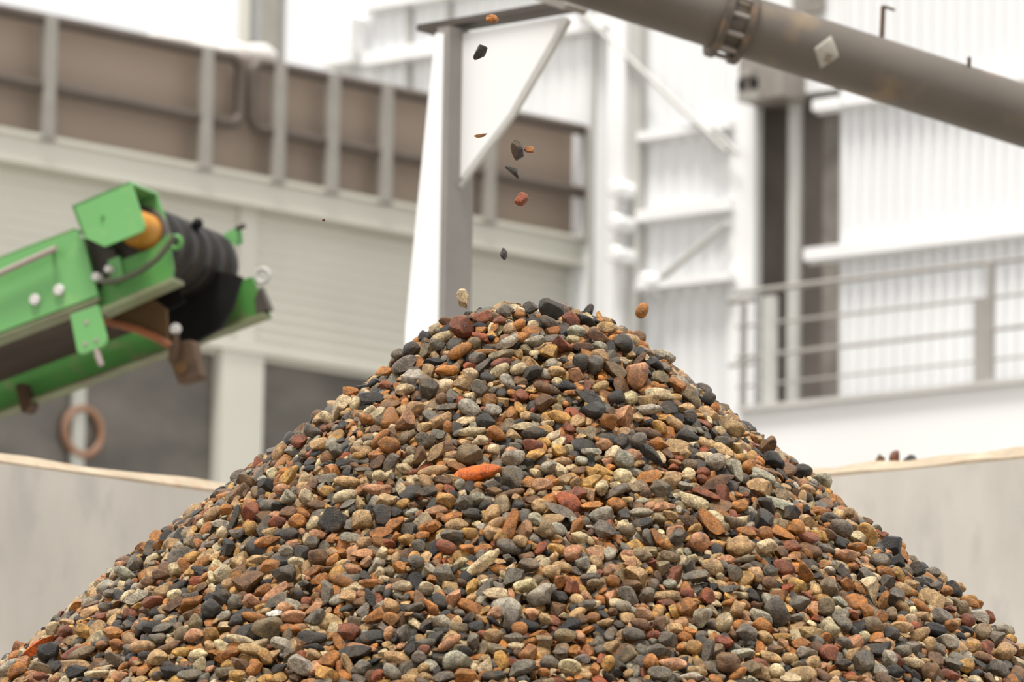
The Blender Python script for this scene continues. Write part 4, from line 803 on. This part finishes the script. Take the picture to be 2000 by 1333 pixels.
# ---- the larger stones: one object each
def place(px, py):
    half_w = max(70, 1.24 * (py - 590) + 190); fx = (px - 1040) / half_w
    v = 'crest' if py < 650 else 'top' if py < 735 else 'upper' if py < 860 else 'middle' if py < 1000 else 'lower' if py < 1180 else 'bottom'
    hz = 'far left flank' if fx < -.75 else 'left flank' if fx < -.42 else 'centre left' if fx < -.12 else 'centre' if fx < .12 else 'centre right' if fx < .42 else 'right flank' if fx < .75 else 'far right flank'
    return v + ' ' + hz
def size(h): return 'big ' if h['area'] > 1400 else '' if h['area'] > 850 else 'smallish '
SN_.update(E='oval', T='wedge')
def rel(h, q):
    dx, dy = h['px'] - q['px'], h['py'] - q['py']
    return ('right of' if dx > 0 else 'left of') if abs(dx) > abs(dy) * 1.2 else ('below' if dy > 0 else 'above')
used = set()
def art(s): return ('an ' if s[0] in 'aeio' else 'a ') + s
for h in named:
    ar = place(h['px'], h['py']); nb = sorted((q for q in named if q is not h), key=lambda q: math.hypot(q['px'] - h['px'], q['py'] - h['py']))
    cands = [f"{size(h)}{CN_[h['c']]} {SN_[h['s']]} stone, {ar}, {rel(h, q)} {art(CN_[q['c']] + ' ' + SN_[q['s']])} one" for q in nb[:12]]
    lab = next(c for c in cands if c not in used); used.add(lab); h['label'] = lab
SPECIAL = {(932, 930): 'bright orange flat slab in the middle of the heap, the most vivid stone there', (76, 1267): 'long bright orange slab low on the left edge of the heap',
           (940, 1109): 'long knobbly cream stone with a pit, lower middle of the heap', (1238, 742): 'big salmon block just below the crest, right of centre',
           (918, 896): 'big round olive-tan disc stone just above the bright orange slab', (490, 1142): 'big brown triangular wedge low left of centre', (591, 1308): 'big white-grey angular stone near the bottom edge',
           (1514, 1202): 'big smooth grey stone low on the right side'}
for (x, y), lab in SPECIAL.items():
    q = min(named, key=lambda q: math.hypot(q['px'] - x, q['py'] - y))
    if math.hypot(q['px'] - x, q['py'] - y) < 12: q['label'] = lab
    else: print('special not found', x, y)
def stone_obj(h, label, group, P=None):
    v, f, r2 = geom(h, 4)
    me = mesh_np('stone', v, f, np.tile(np.append(tint(h['c'], r2), STAIN[h['c']] * r2.uniform(0, 1)), (len(v), 1)), np.tile(r2.uniform(-5, 5, 3), (len(v), 1)))
    o = bpy.data.objects.new('stone', me); C.objects.link(o); o.location = h['P']; tag(o, label, 'stone', group); return o
for h in named: stone_obj(h, h['label'], 'larger stones on the gravel heap')

# ---- stones falling on to the crest, and the ones left on the bay wall
FALL = [(961, 37, 24, 19, -30, 'a', 'X', 'small rust-brown stone falling at the very top, over the bracket beam'),
        (938, 104, 33, 20, 65, 'k', 'A', 'black jagged stone falling in front of the white gusset'),
        (939, 265, 27, 7, 12, 'a', 'F', 'thin tan sliver falling in front of the lower gusset tip'),
        (1010, 292, 40, 24, -70, 'd', 'A', 'largest falling stone, dark grey and angular, against the taupe panel'),
        (1033, 292, 20, 13, -5, 'a', 'R', 'small orange stone falling right beside the dark grey one'),
        (1003, 333, 36, 15, -38, 'b', 'T', 'dark brown tapering stone falling below the large dark one'),
        (1019, 390, 28, 22, 55, 'q', 'R', 'shiny orange-red stone falling in mid-air above the crest'),
        (984, 497, 25, 14, -75, 'd', 'A', 'small grey and black stone falling close above the crest'),
        (905, 584, 40, 24, -80, 'c', 'A', 'cream elongated stone falling left of the crest'),
        (1254, 607, 32, 23, 65, 'a', 'E', 'tan-orange oval stone falling right of the crest'),
        (632, 430, 6, 5, 0, 'r', 'R', 'tiny red grit speck in the air left of the bracket')]
for i, (px, py, l, w_, a, c, s, lab) in enumerate(FALL):
    P = np.array(at_y(px, py, 7.98)); m_ = 8.0 / F; a = math.radians(a)
    ex = R3[:, 0] * math.cos(a) + R3[:, 1] * math.sin(a); ey = -R3[:, 0] * math.sin(a) + R3[:, 1] * math.cos(a)
    h = dict(rot=np.stack([ex, ey, R3[:, 2]], 1), half=np.array([l * m_ / 2 * 1.03, w_ * m_ / 2 * 1.06, w_ * m_ / 2 * .85]), P=P, seed=5000 + i, c=c, s=s)
    if c == 'b': h['c'] = 'd'
    stone_obj(h, lab, 'stones falling on to the heap')
for i, (px, w_, hh, c, lab) in enumerate([(1703, 24, 10, 'b', 'flattest brown stone at the left end of the row on the bay wall'), (1721, 26, 19, 'b', 'brown stone on the bay wall, left of the rusty one'),
                                          (1748, 24, 22, 'r', 'tallest rusty stone standing on the bay wall'), (1780, 30, 14, 'd', 'dark low stone at the right end of the row on the bay wall')]):
    o_ = BRp.pt(px, 890, -.1); dd = (o_ - cam_loc).dot(Vector(-R3[:, 2])); m_ = dd / F
    hf = np.array([w_ * m_ / 2, w_ * m_ / 2 * .8, hh * m_ / 2 * 1.5]); P = np.array([o_.x, o_.y, zr + hf[2] * .92])
    r0 = np.stack([np.array(BRp.d), np.array(BRp.n), np.array([0, 0, 1.0])], 1)
    stone_obj(dict(rot=r0, half=hf, P=P, seed=6000 + i, c=c, s='A'), lab, 'loose stones on the bay wall')
